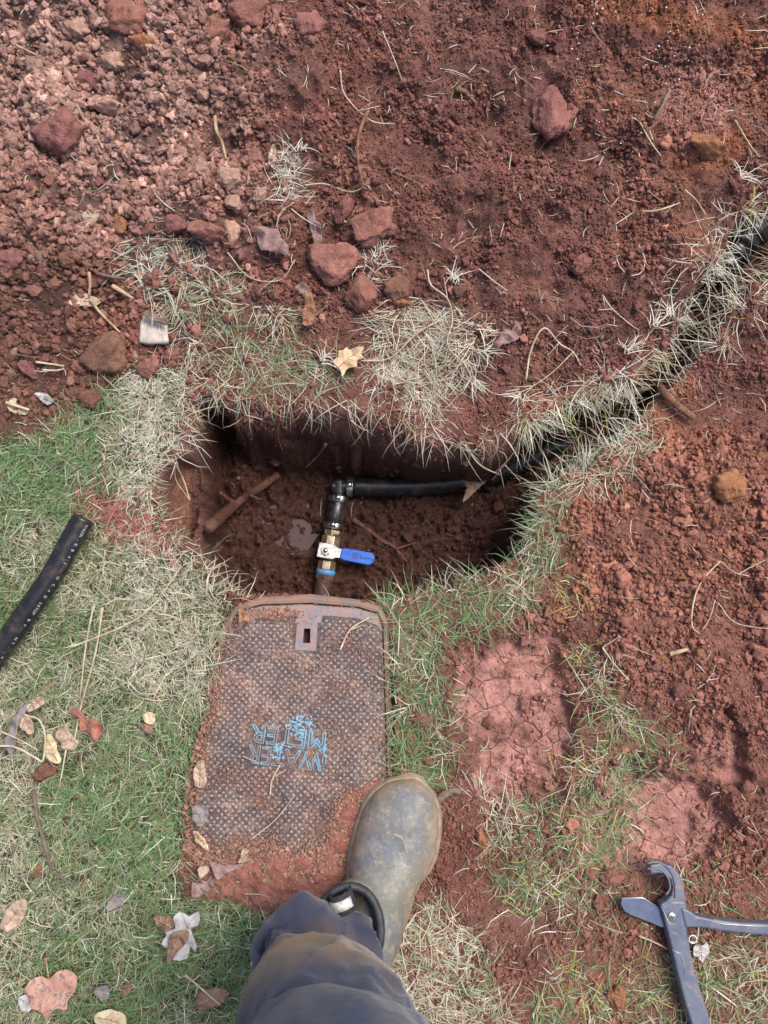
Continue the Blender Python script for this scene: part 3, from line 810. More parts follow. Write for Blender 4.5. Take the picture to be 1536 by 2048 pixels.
def drain_pipe():
    root = empty('drain_pipe', P(1500, 460, -.03))
    path = smooth_path([P(1425, 560, -.07), P(1470, 500, -.045), P(1510, 450, -.03), P(1580, 380, -.02), P(1660, 310, -.02)], 60)
    rad = .030+.003*np.sin(np.linspace(0, 60, 60))
    v, f, _ = tube_vf(path, rad, 28)
    m = varmat('wet_black_plastic', (.016, .017, .020), (.035, .032, .032), 40, .22, .2)
    local(mesh_obj('pipe', v, f, m), root)
    tag(root, 'shiny black plastic drain pipe in the trench at the right edge', 'drain pipe')
drain_pipe()

# ------------------------------------------------------------------ meter box with lid
def meter_box():
    def poly3(pl, z): return [P(u, v, z) for u, v in pl]
    root = empty('meter_box', P(600, 1450, 0))
    m_rim = varmat('muddy_rim_plastic', (.30, .165, .11), (.20, .15, .13), 30, .7, .6, bdist=.002, c3=(.10, .09, .10), s3=50)
    # lid plastic with dirt packed in
    m_lid, nt, b = newmat('dirty_lid_plastic'); co = objco(nt)
    f1 = ramp_(nt, noise_(nt, co, 14, 6, .7, .3), [(.40, 0), (.62, 1)]); f2 = ramp_(nt, noise_(nt, co, 220, 4, .7), [(.42, 0), (.56, 1)])
    f = math_(nt, 'MULTIPLY', math_(nt, 'ADD', math_(nt, 'MULTIPLY', f1, .7), .3), f2)
    f = math_(nt, 'MAXIMUM', f, math_(nt, 'MULTIPLY', f1, .30))
    dirt = mix_(nt, ramp_(nt, noise_(nt, co, 60, 3), [(.4, 0), (.6, 1)]), (.22, .125, .095), (.38, .25, .19))
    nt.links.new(mix_(nt, f, (.035, .034, .042), dirt), b.inputs['Base Color']); b.inputs['Roughness'].default_value = .68
    nt.links.new(bump_(nt, noise_(nt, co, 300, 4, .7), .6, .0015), b.inputs['Normal'])
    m_stud, nt, b = newmat('worn_stud_plastic'); co = objco(nt)
    g1 = ramp_(nt, noise_(nt, co, 14, 6, .7, .3), [(.38, 0), (.58, 1)]); g2 = ramp_(nt, noise_(nt, co, 190, 4, .7), [(.40, 0), (.54, 1)])
    nt.links.new(mix_(nt, math_(nt, 'MULTIPLY', g2, math_(nt, 'ADD', math_(nt, 'MULTIPLY', g1, .7), .35), clamp=True), (.17, .165, .19), (.42, .29, .23)), b.inputs['Base Color']); b.inputs['Roughness'].default_value = .5
    bl = mix_(nt, 0, (0, 0, 0), (0, 0, 0))
    # box body standing in the ground, rim outside the lid
    outer = [(450,1244),(470,1212),(520,1194),(620,1188),(720,1199),(764,1214),(777,1244),(782,1400),(786,1570),(778,1710),(706,1780),(412,1765),(362,1706),(368,1580),(386,1476),(414,1356),(438,1262)]
    inner = [(466,1240),(480,1220),(524,1209),(620,1206),(716,1214),(755,1226),(766,1250),(771,1400),(775,1562),(766,1694),(698,1758),(422,1743),(380,1698),(386,1580),(404,1480),(432,1360),(454,1270)]
    n = len(outer)
    zt = .006
    o_t = [P(u, v, zt-.004-.012*float(sstep(1240, 1300, v))) for u, v in outer]; i_t = [P(u, v, zt-.008*float(sstep(1240, 1300, v))) for u, v in inner]
    mid = [a.lerp(b_, .45)+Vector((0, 0, .004*(p[1] < 1250))) for a, b_, p in zip(o_t, i_t, outer)]
    o_b = [Vector((q.x, q.y, -.20)) for q in o_t]; i_b = [Vector((q.x, q.y, -.20)) for q in i_t]
    rings = [o_b, o_t, mid, i_t, i_b]; V = [tuple(q) for r_ in rings for q in r_]
    Fc = []
    for k in range(len(rings)-1):
        for j in range(n): Fc.append((k*n+j, k*n+(j+1) % n, (k+1)*n+(j+1) % n, (k+1)*n+j))
    rim = local(bevel(mesh_obj('box_wall', V, Fc, m_rim, smooth=False), .0015, 2, 20), root)
    # lid
    lidp = [(u+(600-u)*.012, v+(1480-v)*.006) for u, v in inner]
    zl = .004
    lt = [P(u, v, zl) for u, v in lidp]; lb = [q-Vector((0, 0, .016)) for q in lt]
    # lid with a real key hole: build by bridging ring of the hole
    hole = [(608,1257),(621,1257),(621,1286),(606,1286)]
    bm = bmesh.new()
    ov = [bm.verts.new(q) for q in lt]; hv = [bm.verts.new(P(u, v, zl)) for u, v in hole]
    oe = [bm.edges.new((ov[i], ov[(i+1) % n])) for i in range(n)]; he = [bm.edges.new((hv[i], hv[(i+1) % 4])) for i in range(4)]
    bmesh.ops.triangle_fill(bm, use_beauty=True, edges=oe+he)
    r_ = bmesh.ops.extrude_face_region(bm, geom=bm.faces[:])
    bmesh.ops.translate(bm, verts=[g for g in r_['geom'] if isinstance(g, bmesh.types.BMVert)], vec=(0, 0, -.016))
    bmesh.ops.recalc_face_normals(bm, faces=bm.faces[:])
    me = bpy.data.meshes.new('lid'); bm.to_mesh(me); bm.free(); me.materials.append(m_lid)
    lid = bpy.data.objects.new('lid', me); COL.objects.link(lid); local(lid, root); bevel(lid, .0012, 2, 50)
    # smooth pad round the key hole
    m_pad = varmat('grey_pad_plastic', (.19, .18, .20), (.30, .20, .17), 60, .55, .3, c3=(.36, .16, .11), s3=120)
    pad = [(594,1246),(636,1246),(632,1302),(590,1300)]
    po = [P(u, v, zl+.0001) for u, v in pad]; pi_ = [P(u, v, zl+.0001) for u, v in hole]
    V = [tuple(q+Vector((0, 0, .0020))) for q in po+pi_]+[tuple(q) for q in po+pi_]
    Fc = [(i, (i+1) % 4, 4+(i+1) % 4, 4+i) for i in range(4)]
    Fc = [tuple(reversed(q)) for q in Fc]+[(i, (i+1) % 4, 8+(i+1) % 4, 8+i) for i in range(4)]
    local(mesh_obj('key_hole_pad', V, Fc, m_pad, smooth=False), lid)
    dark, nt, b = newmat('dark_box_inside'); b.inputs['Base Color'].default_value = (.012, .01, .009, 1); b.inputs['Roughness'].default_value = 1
    cu_, cv_ = 613, 1272; q = P(cu_, cv_, -.016)
    # well under the key hole
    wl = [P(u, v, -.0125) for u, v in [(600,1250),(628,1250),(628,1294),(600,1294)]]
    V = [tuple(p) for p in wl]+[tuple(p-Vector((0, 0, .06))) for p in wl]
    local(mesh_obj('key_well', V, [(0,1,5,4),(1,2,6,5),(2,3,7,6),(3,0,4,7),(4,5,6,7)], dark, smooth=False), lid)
    # raised band along the head of the lid
    bo = [(484,1222),(524,1213),(620,1210),(716,1218),(756,1230),(766,1262),(752,1250),(712,1236),(645,1231),(642,1246),(590,1246),(594,1232),(520,1236),(490,1246),(474,1262)]
    bt = [P(u, v, zl+.0018) for u, v in bo]
    bm = bmesh.new(); f_ = bm.faces.new([bm.verts.new(q) for q in bt]); r_ = bmesh.ops.extrude_face_region(bm, geom=[f_])
    bmesh.ops.translate(bm, verts=[g for g in r_['geom'] if isinstance(g, bmesh.types.BMVert)], vec=(0, 0, -.0030)); bmesh.ops.recalc_face_normals(bm, faces=bm.faces[:])
    me = bpy.data.meshes.new('lid_band'); bm.to_mesh(me); bm.free(); me.materials.append(m_pad)
    o = bpy.data.objects.new('lid_band', me); COL.objects.link(o); local(o, lid)
    # studs in diagonal rows
    d = .0072; x0, y0 = unproj(600, 1480, 0)
    a, b_ = np.meshgrid(np.arange(-60, 60), np.arange(-60, 60)); ang = R(43)
    X = x0+(a*math.cos(ang)-b_*math.sin(ang))*d; Y = y0+(a*math.sin(ang)+b_*math.cos(ang))*d
    X, Y = X.ravel(), Y.ravel(); u, v = proj(X, Y, X*0+zl)
    ok = (sdf(lidp, u, v) > 7) & (sdf(bo, u, v) < -3) & (sdf(pad, u, v) < -4) & (sdf([(495,1455),(665,1470),(650,1545),(490,1530)], u, v) < -1)
    ok &= rng.random(len(X)) > .07
    X, Y = X[ok]+rng.normal(0, .0003, ok.sum()), Y[ok]+rng.normal(0, .0003, ok.sum()); k = len(X)
    hw = d*.40
    dx = np.array([math.cos(ang), -math.sin(ang), -math.cos(ang), math.sin(ang)])*hw*1.15; dy = np.array([math.sin(ang), math.cos(ang), -math.sin(ang), -math.cos(ang)])*hw
    V = np.zeros((k, 8, 3))
    nz_ = fbm(X, Y, .03, 3, 800); hgt = .0022*rng.uniform(.45, 1.15, k)*np.clip(1+nz_*1.6, .12, 1.2)
    for j in range(4):
        V[:, j, 0] = X+dx[j]; V[:, j, 1] = Y+dy[j]; V[:, j, 2] = zl-.0005
        V[:, 4+j, 0] = X+dx[j]*.35; V[:, 4+j, 1] = Y+dy[j]*.35; V[:, 4+j, 2] = zl+hgt
    base = (np.arange(k)*8)[:, None]
    Fq = np.concatenate([base+np.array(q) for q in ([0,3,7,4],[3,2,6,7],[2,1,5,6],[1,0,4,5],[4,7,6,5])], 0)
    Fq = Fq[:, ::-1]
    st_ = mesh_obj('tread_stud', V.reshape(-1, 3), Fq, m_stud, smooth=False, kind='stuff'); local(st_, lid)
    # outlined raised words, upside down from here
    m_let, nt, b = newmat('painted_letter'); co = objco(nt)
    nt.links.new(mix_(nt, ramp_(nt, noise_(nt, co, 45, 4, .6), [(.46, 0), (.56, 1)]), (.20, .19, .20), (.16, .31, .42)), b.inputs['Base Color']); b.inputs['Roughness'].default_value = .6
    for wd, cu_, cv_ in (('METER', 578, 1473), ('WATER', 570, 1514)):
        c = P(cu_, cv_, zl+.0008); th = R(180-6.5)
        gv, gf = glyph(wd, .036, outline=.0014, res=3)
        sx = .112/(gv[:, 0].max()-gv[:, 0].min()); gv[:, 0] *= sx
        q = [(c.x+p[0]*math.cos(th)-p[1]*math.sin(th), c.y+p[0]*math.sin(th)+p[1]*math.cos(th), c.z+p[2]) for p in gv]
        local(mesh_obj('raised_word', q, gf, m_let), lid)
    # arrow-like mark to the right of the words
    parts = []
    for pl in ([(652,1488),(646,1512),(644,1530)], [(636,1498),(648,1512)], [(652,1510),(650,1530)]):
        vv, ff, _ = tube_vf(smooth_path([P(a_, c_, zl+.001) for a_, c_ in pl], 6), .0013, 6); parts.append((vv, ff))
    v, f = join(parts); local(mesh_obj('raised_mark', v, f, m_let), lid)
    # flakes of light blue marking paint: thin real chips over studs and dirt
    m_blue = varmat('light_blue_paint', (.13, .34, .50), (.26, .42, .52), 150, .65, .4)
    fv = []; ff = []
    for cu_, cv_, ru, rv, cnt in ((590,1450,16,10,46), (617,1448,9,10,26), (598,1436,12,8,16), (560,1495,16,8,40), (556,1512,12,8,16), (650,1500,7,14,18), (600,1468,14,5,16)):
        for _ in range(cnt):
            uu = random.gauss(cu_, ru*.6); vv = random.gauss(cv_, rv*.6); c = P(uu, vv, zl+.0017+random.random()*.0006)
            m_ = 6; a0 = random.random()*6; r0 = random.uniform(.0008, .0024); o_ = len(fv)
            for j in range(m_):
                rr2 = r0*random.uniform(.5, 1.1); fv.append((c.x+rr2*math.cos(a0+j*6.283/m_), c.y+rr2*math.sin(a0+j*6.283/m_), c.z+random.uniform(-.0003, .0003)))
            for j in range(m_): fv.append((fv[o_+j][0], fv[o_+j][1], fv[o_+j][2]-.0012))
            ff.append(tuple(o_+j for j in range(m_))); ff += [(o_+j, o_+m_+j, o_+m_+(j+1) % m_, o_+(j+1) % m_) for j in range(m_)]
    local(mesh_obj('paint_flakes', fv, ff, m_blue, smooth=False, kind='stuff'), lid)
    tag(root, 'water meter box with dirty studded lid reading WATER METER at the pit edge', 'meter box')
    # dirt crumbs lying on the lid
    n = 52000
    x0_, y0_ = unproj(360, 1790, 0); x1_, y1_ = unproj(800, 1195, 0)
    x = rng.uniform(x0_, x1_, n); y = rng.uniform(y0_, y1_, n); u, v = proj(x, y, x*0+.005)
    nn = fbm(x, y, .05, 4, 500)
    edge = .9*(1-sstep(560, 700, u)*(1-sstep(1500, 1600, v)))*sstep(30, 0, sdf(LIDP, u, v)+nn*40)*sstep(1270, 1400, v)
    low = sstep(1640, 1730, v)+sstep(.9, .3, ell(u, v, 715, 1650, 90, 130))+.9*sstep(1, .5, ell(u, v, 540, 1228, 80, 16))
    dens = np.clip(.15+nn*1.4+edge*.9+low, .06, 1)
    hl = sdf([(596,1248),(632,1248),(630,1298),(594,1298)], u, v) > 0
    k = (rng.random(n) < dens) & (sdf(LIDP, u, v) > np.where((u > 700) & (v < 1560), -2, -10+nn*26)) & ~hl
    x, y, u, v = x[k], y[k], u[k], v[k]; lw = low[k]+edge[k]; n = len(x)
    s = np.clip(.00075*np.exp(rng.normal(0, .4, n))*(1+.9*np.clip(lw, 0, 1)), .0005, .006)
    c = np.array([.36, .185, .135])*rng.uniform(.6, 1.5, (n, 1))+rng.uniform(0, .05, (n, 1))
    scatter('lid_crumbs', np.stack([x, y, np.full(n, .0045)+s*.5+rng.random(n)*.0015], 1), s, c, 'fine orange brown dirt scattered over the meter box lid')
    # packed clay slabs partly burying the lid
    m_pack = varmat('packed_clay', (.36, .15, .115), (.25, .095, .07), 40, .92, 1, bscale=260, bdist=.005)
    for nm, lab, pl, hh in (('clay_patch', 'smooth red clay smeared over the lid beside the boot toe', [(690,1590),(745,1565),(790,1570),(800,1640),(740,1720),(680,1780),(630,1800),(620,1740),(650,1690),(668,1640)], .006),
                            ('clay_patch', 'red clay covering the lower end of the meter lid', [(420,1730),(520,1712),(620,1718),(680,1760),(650,1800),(560,1830),(440,1800),(380,1780)], .007),
                            ('clay_patch', 'small flat dab of red clay stuck below the raised word', [(600,1515),(625,1510),(628,1535),(612,1545),(598,1532)], .0035)):
        bm = bmesh.new(); uu = np.array(pl, float); u0, v0 = uu.min(0); u1, v1 = uu.max(0)
        gu, gv_ = np.meshgrid(np.arange(u0-8, u1+9, 3.), np.arange(v0-8, v1+9, 3.))
        gxw, gyw = unproj(gu, gv_, .006)
        sdv = sdf(pl, gu, gv_)+fbm(gxw, gyw, .02, 3, 610)*18
        hz_ = .000+hh*sstep(-6, 16, sdv)*(.8+1.6*fbm(gxw, gyw, .02, 4, 600))+.003*fbm(gxw, gyw, .007, 3, 620)
        ny, nx = gu.shape; inside = sdv > -6
        idx = -np.ones(gu.shape, int); cnt = 0; vs = []
        for j in range(ny):
            for i in range(nx):
                if inside[j, i]: idx[j, i] = cnt; cnt += 1; vs.append((gxw[j, i], gyw[j, i], .0035+hz_[j, i]))
        fs = []
        for j in range(ny-1):
            for i in range(nx-1):
                q = (idx[j, i], idx[j+1, i], idx[j+1, i+1], idx[j, i+1])
                if min(q) >= 0: fs.append(q)
        bm.free()
        o = mesh_obj(nm, vs, fs, m_pack); tag(o, lab, 'clay')
        sm = o.modifiers.new('s', 'SOLIDIFY'); sm.thickness = .006; sm.offset = -1
meter_box()

# ------------------------------------------------------------------ the person's leg
def leg():
    root = empty('person', P(730, 1800, 0))
    m_boot, nt, b = newmat('muddy_rubber'); co = objco(nt)
    c = mix_(nt, ramp_(nt, noise_(nt, co, 13, 7, .72, .5), [(.42, 0), (.66, 1)]), (.145, .145, .115), (.10, .115, .15))
    c = mix_(nt, ramp_(nt, noise_(nt, co, 55, 6, .7), [(.50, 0), (.75, .55)]), c, (.42, .37, .30))
    c = mix_(nt, ramp_(nt, noise_(nt, co, 170, 5, .75), [(.56, 0), (.66, .7)]), c, (.40, .30, .22))
    c = mix_(nt, ramp_(nt, noise_(nt, co, 90, 6, .75, 1.5), [(.30, .8), (.38, 0)]), c, (.06, .07, .11))
    tl = nt.nodes.new('ShaderNodeAttribute'); tl.attribute_name = 'dust'
    fac = math_(nt, 'MULTIPLY', tl.outputs['Fac'], ramp_(nt, noise_(nt, co, 38, 6, .7), [(.36, .1), (.60, 1)]))
    c = mix_(nt, fac, c, (.40, .26, .165))
    nt.links.new(c, b.inputs['Base Color'])
    nt.links.new(ramp_(nt, noise_(nt, co, 30, 5, .6), [(.35, .42), (.65, .7)]), b.inputs['Roughness'])
    nt.links.new(bump_(nt, noise_(nt, co, 22, 6, .68), .5, .005), b.inputs['Normal'])
    # foot: sections from toe to heel in world units
    toe = P(827, 1560, .03); heel = P(704, 1962, .04); ax = (heel-toe); Lf = ax.length; ax.normalize(); sd = Vector((-ax.y, ax.x, 0)).normalized()
    sec = [  # t, centre shift, half width, top height, sole half width
        (.000, .004, .004, .028), (.015, .004, .020, .038), (.05, .003, .034, .046), (.12, .001, .0475, .053), (.22, .001, .0560, .058), (.33, .003, .0580, .064), (.42, .003, .0555, .072),
        (.50, -.001, .0490, .083), (.58, .002, .0450, .098), (.66, .004, .0430, .118), (.74, .004, .0430, .135), (.84, .002, .0420, .140), (.93, 0, .0360, .135), (.985, 0, .022, .125), (1.0, 0, .006, .11)]
    nseg = 22; V = []; dust = []; seg = np.linspace(0, 1, 46)
    S = np.array(sec); cs = [np.interp(seg, S[:, 0], S[:, k]) for k in range(1, 4)]
    def smooth1(a):
        a = a.copy(); a[1:-1] = (a[:-2]+2*a[1:-1]+a[2:])/4; return a
    cs = [smooth1(smooth1(q)) if k != 1 else smooth1(q) for k, q in enumerate(cs)]
    for t, sh, hw, ht in zip(seg, *cs):
        c0 = toe+ax*Lf*t+sd*sh
        for j in range(nseg):
            a = j/(nseg-1)*math.pi
            ca_, sa = math.cos(a), math.sin(a)
            xx = hw*np.sign(ca_)*abs(ca_)**.75; zz = .016+(ht-.016)*abs(sa)**.85
            wr = 1+.012*math.sin(t*60+a*3)*(t > .4)
            V.append(tuple(Vector((c0.x, c0.y, 0))+sd*xx*wr+Vector((0, 0, zz*wr))))
            dust.append(np.clip(max((1-abs(sa))**1.2*1.6, .75-abs(t)*12), 0, 1))
        # underside
    m_ = len(seg); Fc = []
    for k in range(m_-1):
        for j in range(nseg-1): Fc.append((k*nseg+j, k*nseg+j+1, (k+1)*nseg+j+1, (k+1)*nseg+j))
        Fc.append((k*nseg+nseg-1, k*nseg, (k+1)*nseg, (k+1)*nseg+nseg-1))
    Fc.append(tuple(range(nseg-1, -1, -1))); Fc.append(tuple((m_-1)*nseg+j for j in range(nseg)))
    Fc = [tuple(reversed(q)) for q in Fc]
    boot = mesh_obj('boot', V, Fc, m_boot)
    a_ = boot.data.attributes.new('dust', 'FLOAT', 'POINT'); a_.data.foreach_set('value', np.array(dust, np.float32))
    bm = bmesh.new(); bm.from_mesh(boot.data); bmesh.ops.recalc_face_normals(bm, faces=bm.faces[:]); bm.to_mesh(boot.data); bm.free()
    boot['label'] = 'muddy grey green rubber boot'
    local(boot, root)
    # sole with a stepped welt
    m_sole = varmat('dusty_sole', (.34, .26, .18), (.20, .17, .13), 50, .8, .6, bdist=.002, c3=(.42, .22, .13), s3=70)
    def outline(off):
        L1, L2 = [], []
        for t, sh, hw, ht in zip(seg, *cs):
            c0 = toe+ax*(Lf*t)+sd*sh; c0 += ax*(-off if t < .02 else (off if t > .98 else 0))
            L1.append(c0+sd*(hw+off)); L2.append(c0-sd*(hw+off))
        return L1+L2[::-1]
    o1, o2 = outline(.0035), outline(.0055)
    n = len(o1); rings = [(o1, 0), (o2, .001), (o2, .010), (o1, .0115), (o1, .017), (outline(.0005), .0195)]
    V = [(q.x, q.y, z) for o_, z in rings for q in o_]; Fc = []
    for k in range(len(rings)-1):
        for j in range(n): Fc.append((k*n+j, k*n+(j+1) % n, (k+1)*n+(j+1) % n, (k+1)*n+j))
    Fc.append(tuple(range(n))[::-1]); Fc.append(tuple((len(rings)-1)*n+j for j in range(n)))
    so = mesh_obj('sole', V, Fc, m_sole)
    bm = bmesh.new(); bm.from_mesh(so.data); bmesh.ops.recalc_face_normals(bm, faces=bm.faces[:]); bm.to_mesh(so.data); bm.free()
    local(so, boot)
    # collar opening
    m_col = varmat('black_neoprene', (.02, .022, .028), (.04, .042, .05), 60, .6, .3)
    cc = P(686, 1875, .13); pts = []
    for k in range(33):
        a = k/32*2*math.pi; pts.append(cc+sd*(.046*math.cos(a))+ax*(.060*math.sin(a))+Vector((0, 0, .006*math.cos(2*a))))
    v, f, _ = tube_vf(np.array([tuple(q) for q in pts]), .0055, 10); local(mesh_obj('collar', v, f, m_col), boot)
    # shaft wall from the foot up to the collar
    ring0 = [P(697, 1870, .08)+sd*(.046*math.cos(a))+ax*(.068*math.sin(a)) for a in np.linspace(0, 2*math.pi, 33)[:-1]]
    ring1 = [cc+sd*(.047*math.cos(a))+ax*(.061*math.sin(a)) for a in np.linspace(0, 2*math.pi, 33)[:-1]]
    ring2 = [q+(cc-q)*.15+Vector((0, 0, -.03)) for q in ring1]
    ring0 = [Vector((q.x, q.y, .06)) for q in ring0]
    V = [tuple(q) for r_ in (ring0, ring1, ring2) for q in r_]; Fc = []
    for k in range(2):
        for j in range(32): Fc.append((k*32+j, k*32+(j+1) % 32, (k+1)*32+(j+1) % 32, (k+1)*32+j))
    sh_ = mesh_obj('boot_shaft', V, Fc, m_boot); local(sh_, boot)
    a_ = sh_.data.attributes.new('dust', 'FLOAT', 'POINT'); a_.data.foreach_set('value', np.full(96, .25, np.float32))
    # pull tab: loop of webbing with a pale patch
    tb = P(686, 1802, .146); tx = (P(706, 1800, .14)-P(668, 1815, .14)).normalized(); ty = Vector((-tx.y, tx.x, 0))
    def strap(name, w_, r_, mat, lift, par, a0=-.6, a1=3.7):
        V = []; k = 14
        for i in range(k):
            a = a0+(a1-a0)*i/(k-1)
            c = tb+tx*(.0135*math.cos(a))*r_+Vector((0, 0, .016*math.sin(a)*r_+lift))
            V += [tuple(c-ty*w_/2), tuple(c+ty*w_/2)]
        o = mesh_obj(name, V, [(2*i, 2*i+1, 2*i+3, 2*i+2) for i in range(k-1)], mat); s_ = o.modifiers.new('s', 'SOLIDIFY'); s_.thickness = .0018; s_.offset = 1
        return local(o, par)
    m_tab = varmat('black_webbing', (.018, .018, .022), (.04, .04, .045), 300, .8, .4)
    m_white = varmat('pale_tab', (.62, .62, .58), (.40, .38, .34), 120, .6, .2, c3=(.25, .22, .2), s3=260)
    pt = strap('pull_tab', .024, 1.0, m_tab, 0, boot); strap('tab_patch', .012, 1.08, m_white, .0006, boot, .7, 3.0)
    # trouser leg: stacked rings, leaning back over the camera's feet
    m_tr, nt, b = newmat('navy_work_trouser'); co = objco(nt)
    base = mix_(nt, ramp_(nt, noise_(nt, co, 9, 4, .6), [(.4, 0), (.65, 1)]), (.024, .034, .075), (.040, .052, .098))
    du = nt.nodes.new('ShaderNodeAttribute'); du.attribute_name = 'dust'
    fd = math_(nt, 'MULTIPLY', du.outputs['Fac'], ramp_(nt, noise_(nt, co, 16, 6, .7), [(.28, .3), (.50, 1)]), clamp=True)
    nt.links.new(mix_(nt, fd, base, (.17, .115, .075)), b.inputs['Base Color'])
    b.inputs['Roughness'].default_value = .92; b.inputs['Specular IOR Level'].default_value = .2
    b.inputs['Sheen Weight'].default_value = .25
    wv = nt.nodes.new('ShaderNodeTexWave'); wv.inputs['Scale'].default_value = 420; wv.inputs['Distortion'].default_value = .6; nt.links.new(co, wv.inputs['Vector'])
    bp = bump_(nt, wv.outputs[1], .25, .0008); bp = bump_(nt, noise_(nt, co, 22, 5, .6, .3), .6, .005, bp); nt.links.new(bp, b.inputs['Normal'])
    rings = [  # u, v, z, rx, ry
        (634, 1890, .105, .066, .050), (630, 1892, .125, .070, .055), (630, 1896, .150, .069, .052), (638, 1915, .172, .058, .044), (648, 1950, .192, .058, .046),
        (650, 1990, .215, .072, .060), (648, 2020, .245, .082, .074), (648, 2046, .280, .088, .082), (650, 2078, .320, .090, .084), (660, 2125, .36, .086, .080), (672, 2170, .40, .082, .078),
        (690, 2210, .46, .094, .092), (700, 2290, .52, .098, .096), (712, 2420, .59, .100, .1), (720, 2700, .68, .10, .10)]
    n = 96; sub = 5; RG = np.array(rings); tt = np.linspace(0, len(rings)-1, (len(rings)-1)*sub+1)
    V = []; dust = []
    for t in tt:
        u, v, z, rx, ry = [float(np.interp(t, range(len(rings)), RG[:, k])) for k in range(5)]
        c = P(u, v, z)
        for j in range(n):
            a = j/n*2*math.pi
            # folds: diagonal drapes near the hem, deep creases where the cloth stacks
            low = max(0, 1-abs(z-.17)/.12)
            fo = .006*low*math.sin(a*2+z*70+.8*math.sin(a*3))+.004*math.sin(a*5+z*38)*low
            rd = 1-abs(mnoise.noise(Vector((math.cos(a)*1.3+z*6, math.sin(a)*1.3-z*4, z*13))))*2
            r2 = 1-abs(mnoise.noise(Vector((math.cos(a)*2.6+z*11+3, math.sin(a)*2.6+z*5, z*22))))*2.6
            fo += .0035*max(0, r2)**3*min(1, max(0, (z-.1)*20))
            fo += .007*rd*rd*min(1, max(0, (z-.1)*20))
            fo += .010*mnoise.noise(Vector((math.cos(a)*.9+5, math.sin(a)*.9, z*9)))
            V.append((c.x+(rx+fo)*math.cos(a), c.y+(ry+fo)*math.sin(a), z+.006*math.sin(a*2+t)-.014*math.cos(a)*(z < .16)))
            dust.append(1.9*max(0, 1-abs(z-.27)/.09)*max(0, math.sin(a)*.8+.4)+.12*(z < .3)+.25*max(0, 1-abs(z-.46)/.1)*max(0, -math.cos(a)))
    m_ = len(tt); Fc = []
    for k in range(m_-1):
        for j in range(n): Fc.append((k*n+j, k*n+(j+1) % n, (k+1)*n+(j+1) % n, (k+1)*n+j))
    tr = mesh_obj('trouser_leg', V, Fc, m_tr)
    a_ = tr.data.attributes.new('dust', 'FLOAT', 'POINT'); a_.data.foreach_set('value', np.array(dust, np.float32))
    s_ = tr.modifiers.new('s', 'SOLIDIFY'); s_.thickness = .0016; s_.offset = -1
    m_seam = varmat('navy_stitching', (.05, .058, .09), (.09, .09, .11), 200, .9, .5)
    def along(kk, jj): q = np.array(V[kk*n+jj % n]); c_ = np.array(V[kk*n:(kk+1)*n]).mean(0); d_ = q-c_; return q+d_/np.linalg.norm(d_)*.0008
    for nm_, pts_ in (('hem_stitch', [along(2, j) for j in range(0, n+1, 2)]), ('hem_edge', [along(0, j) for j in range(0, n+1, 2)]), ('side_seam', [along(k, 14) for k in range(m_)]), ('side_seam', [along(k, 13) for k in range(m_)])):
        v_, f_, _ = tube_vf(np.array(pts_), .0007 if 'seam' in nm_ or 'stitch' in nm_ else .0018, 5); local(mesh_obj(nm_, v_, f_, m_seam if 'edge' not in nm_ else m_tr), tr)
    tr['label'] = 'dusty navy work trouser leg bunched over the boot'
    local(tr, root)
    tag(root, "person's leg in bunched navy trousers and muddy rubber boot standing beside the meter box", 'person')
leg()

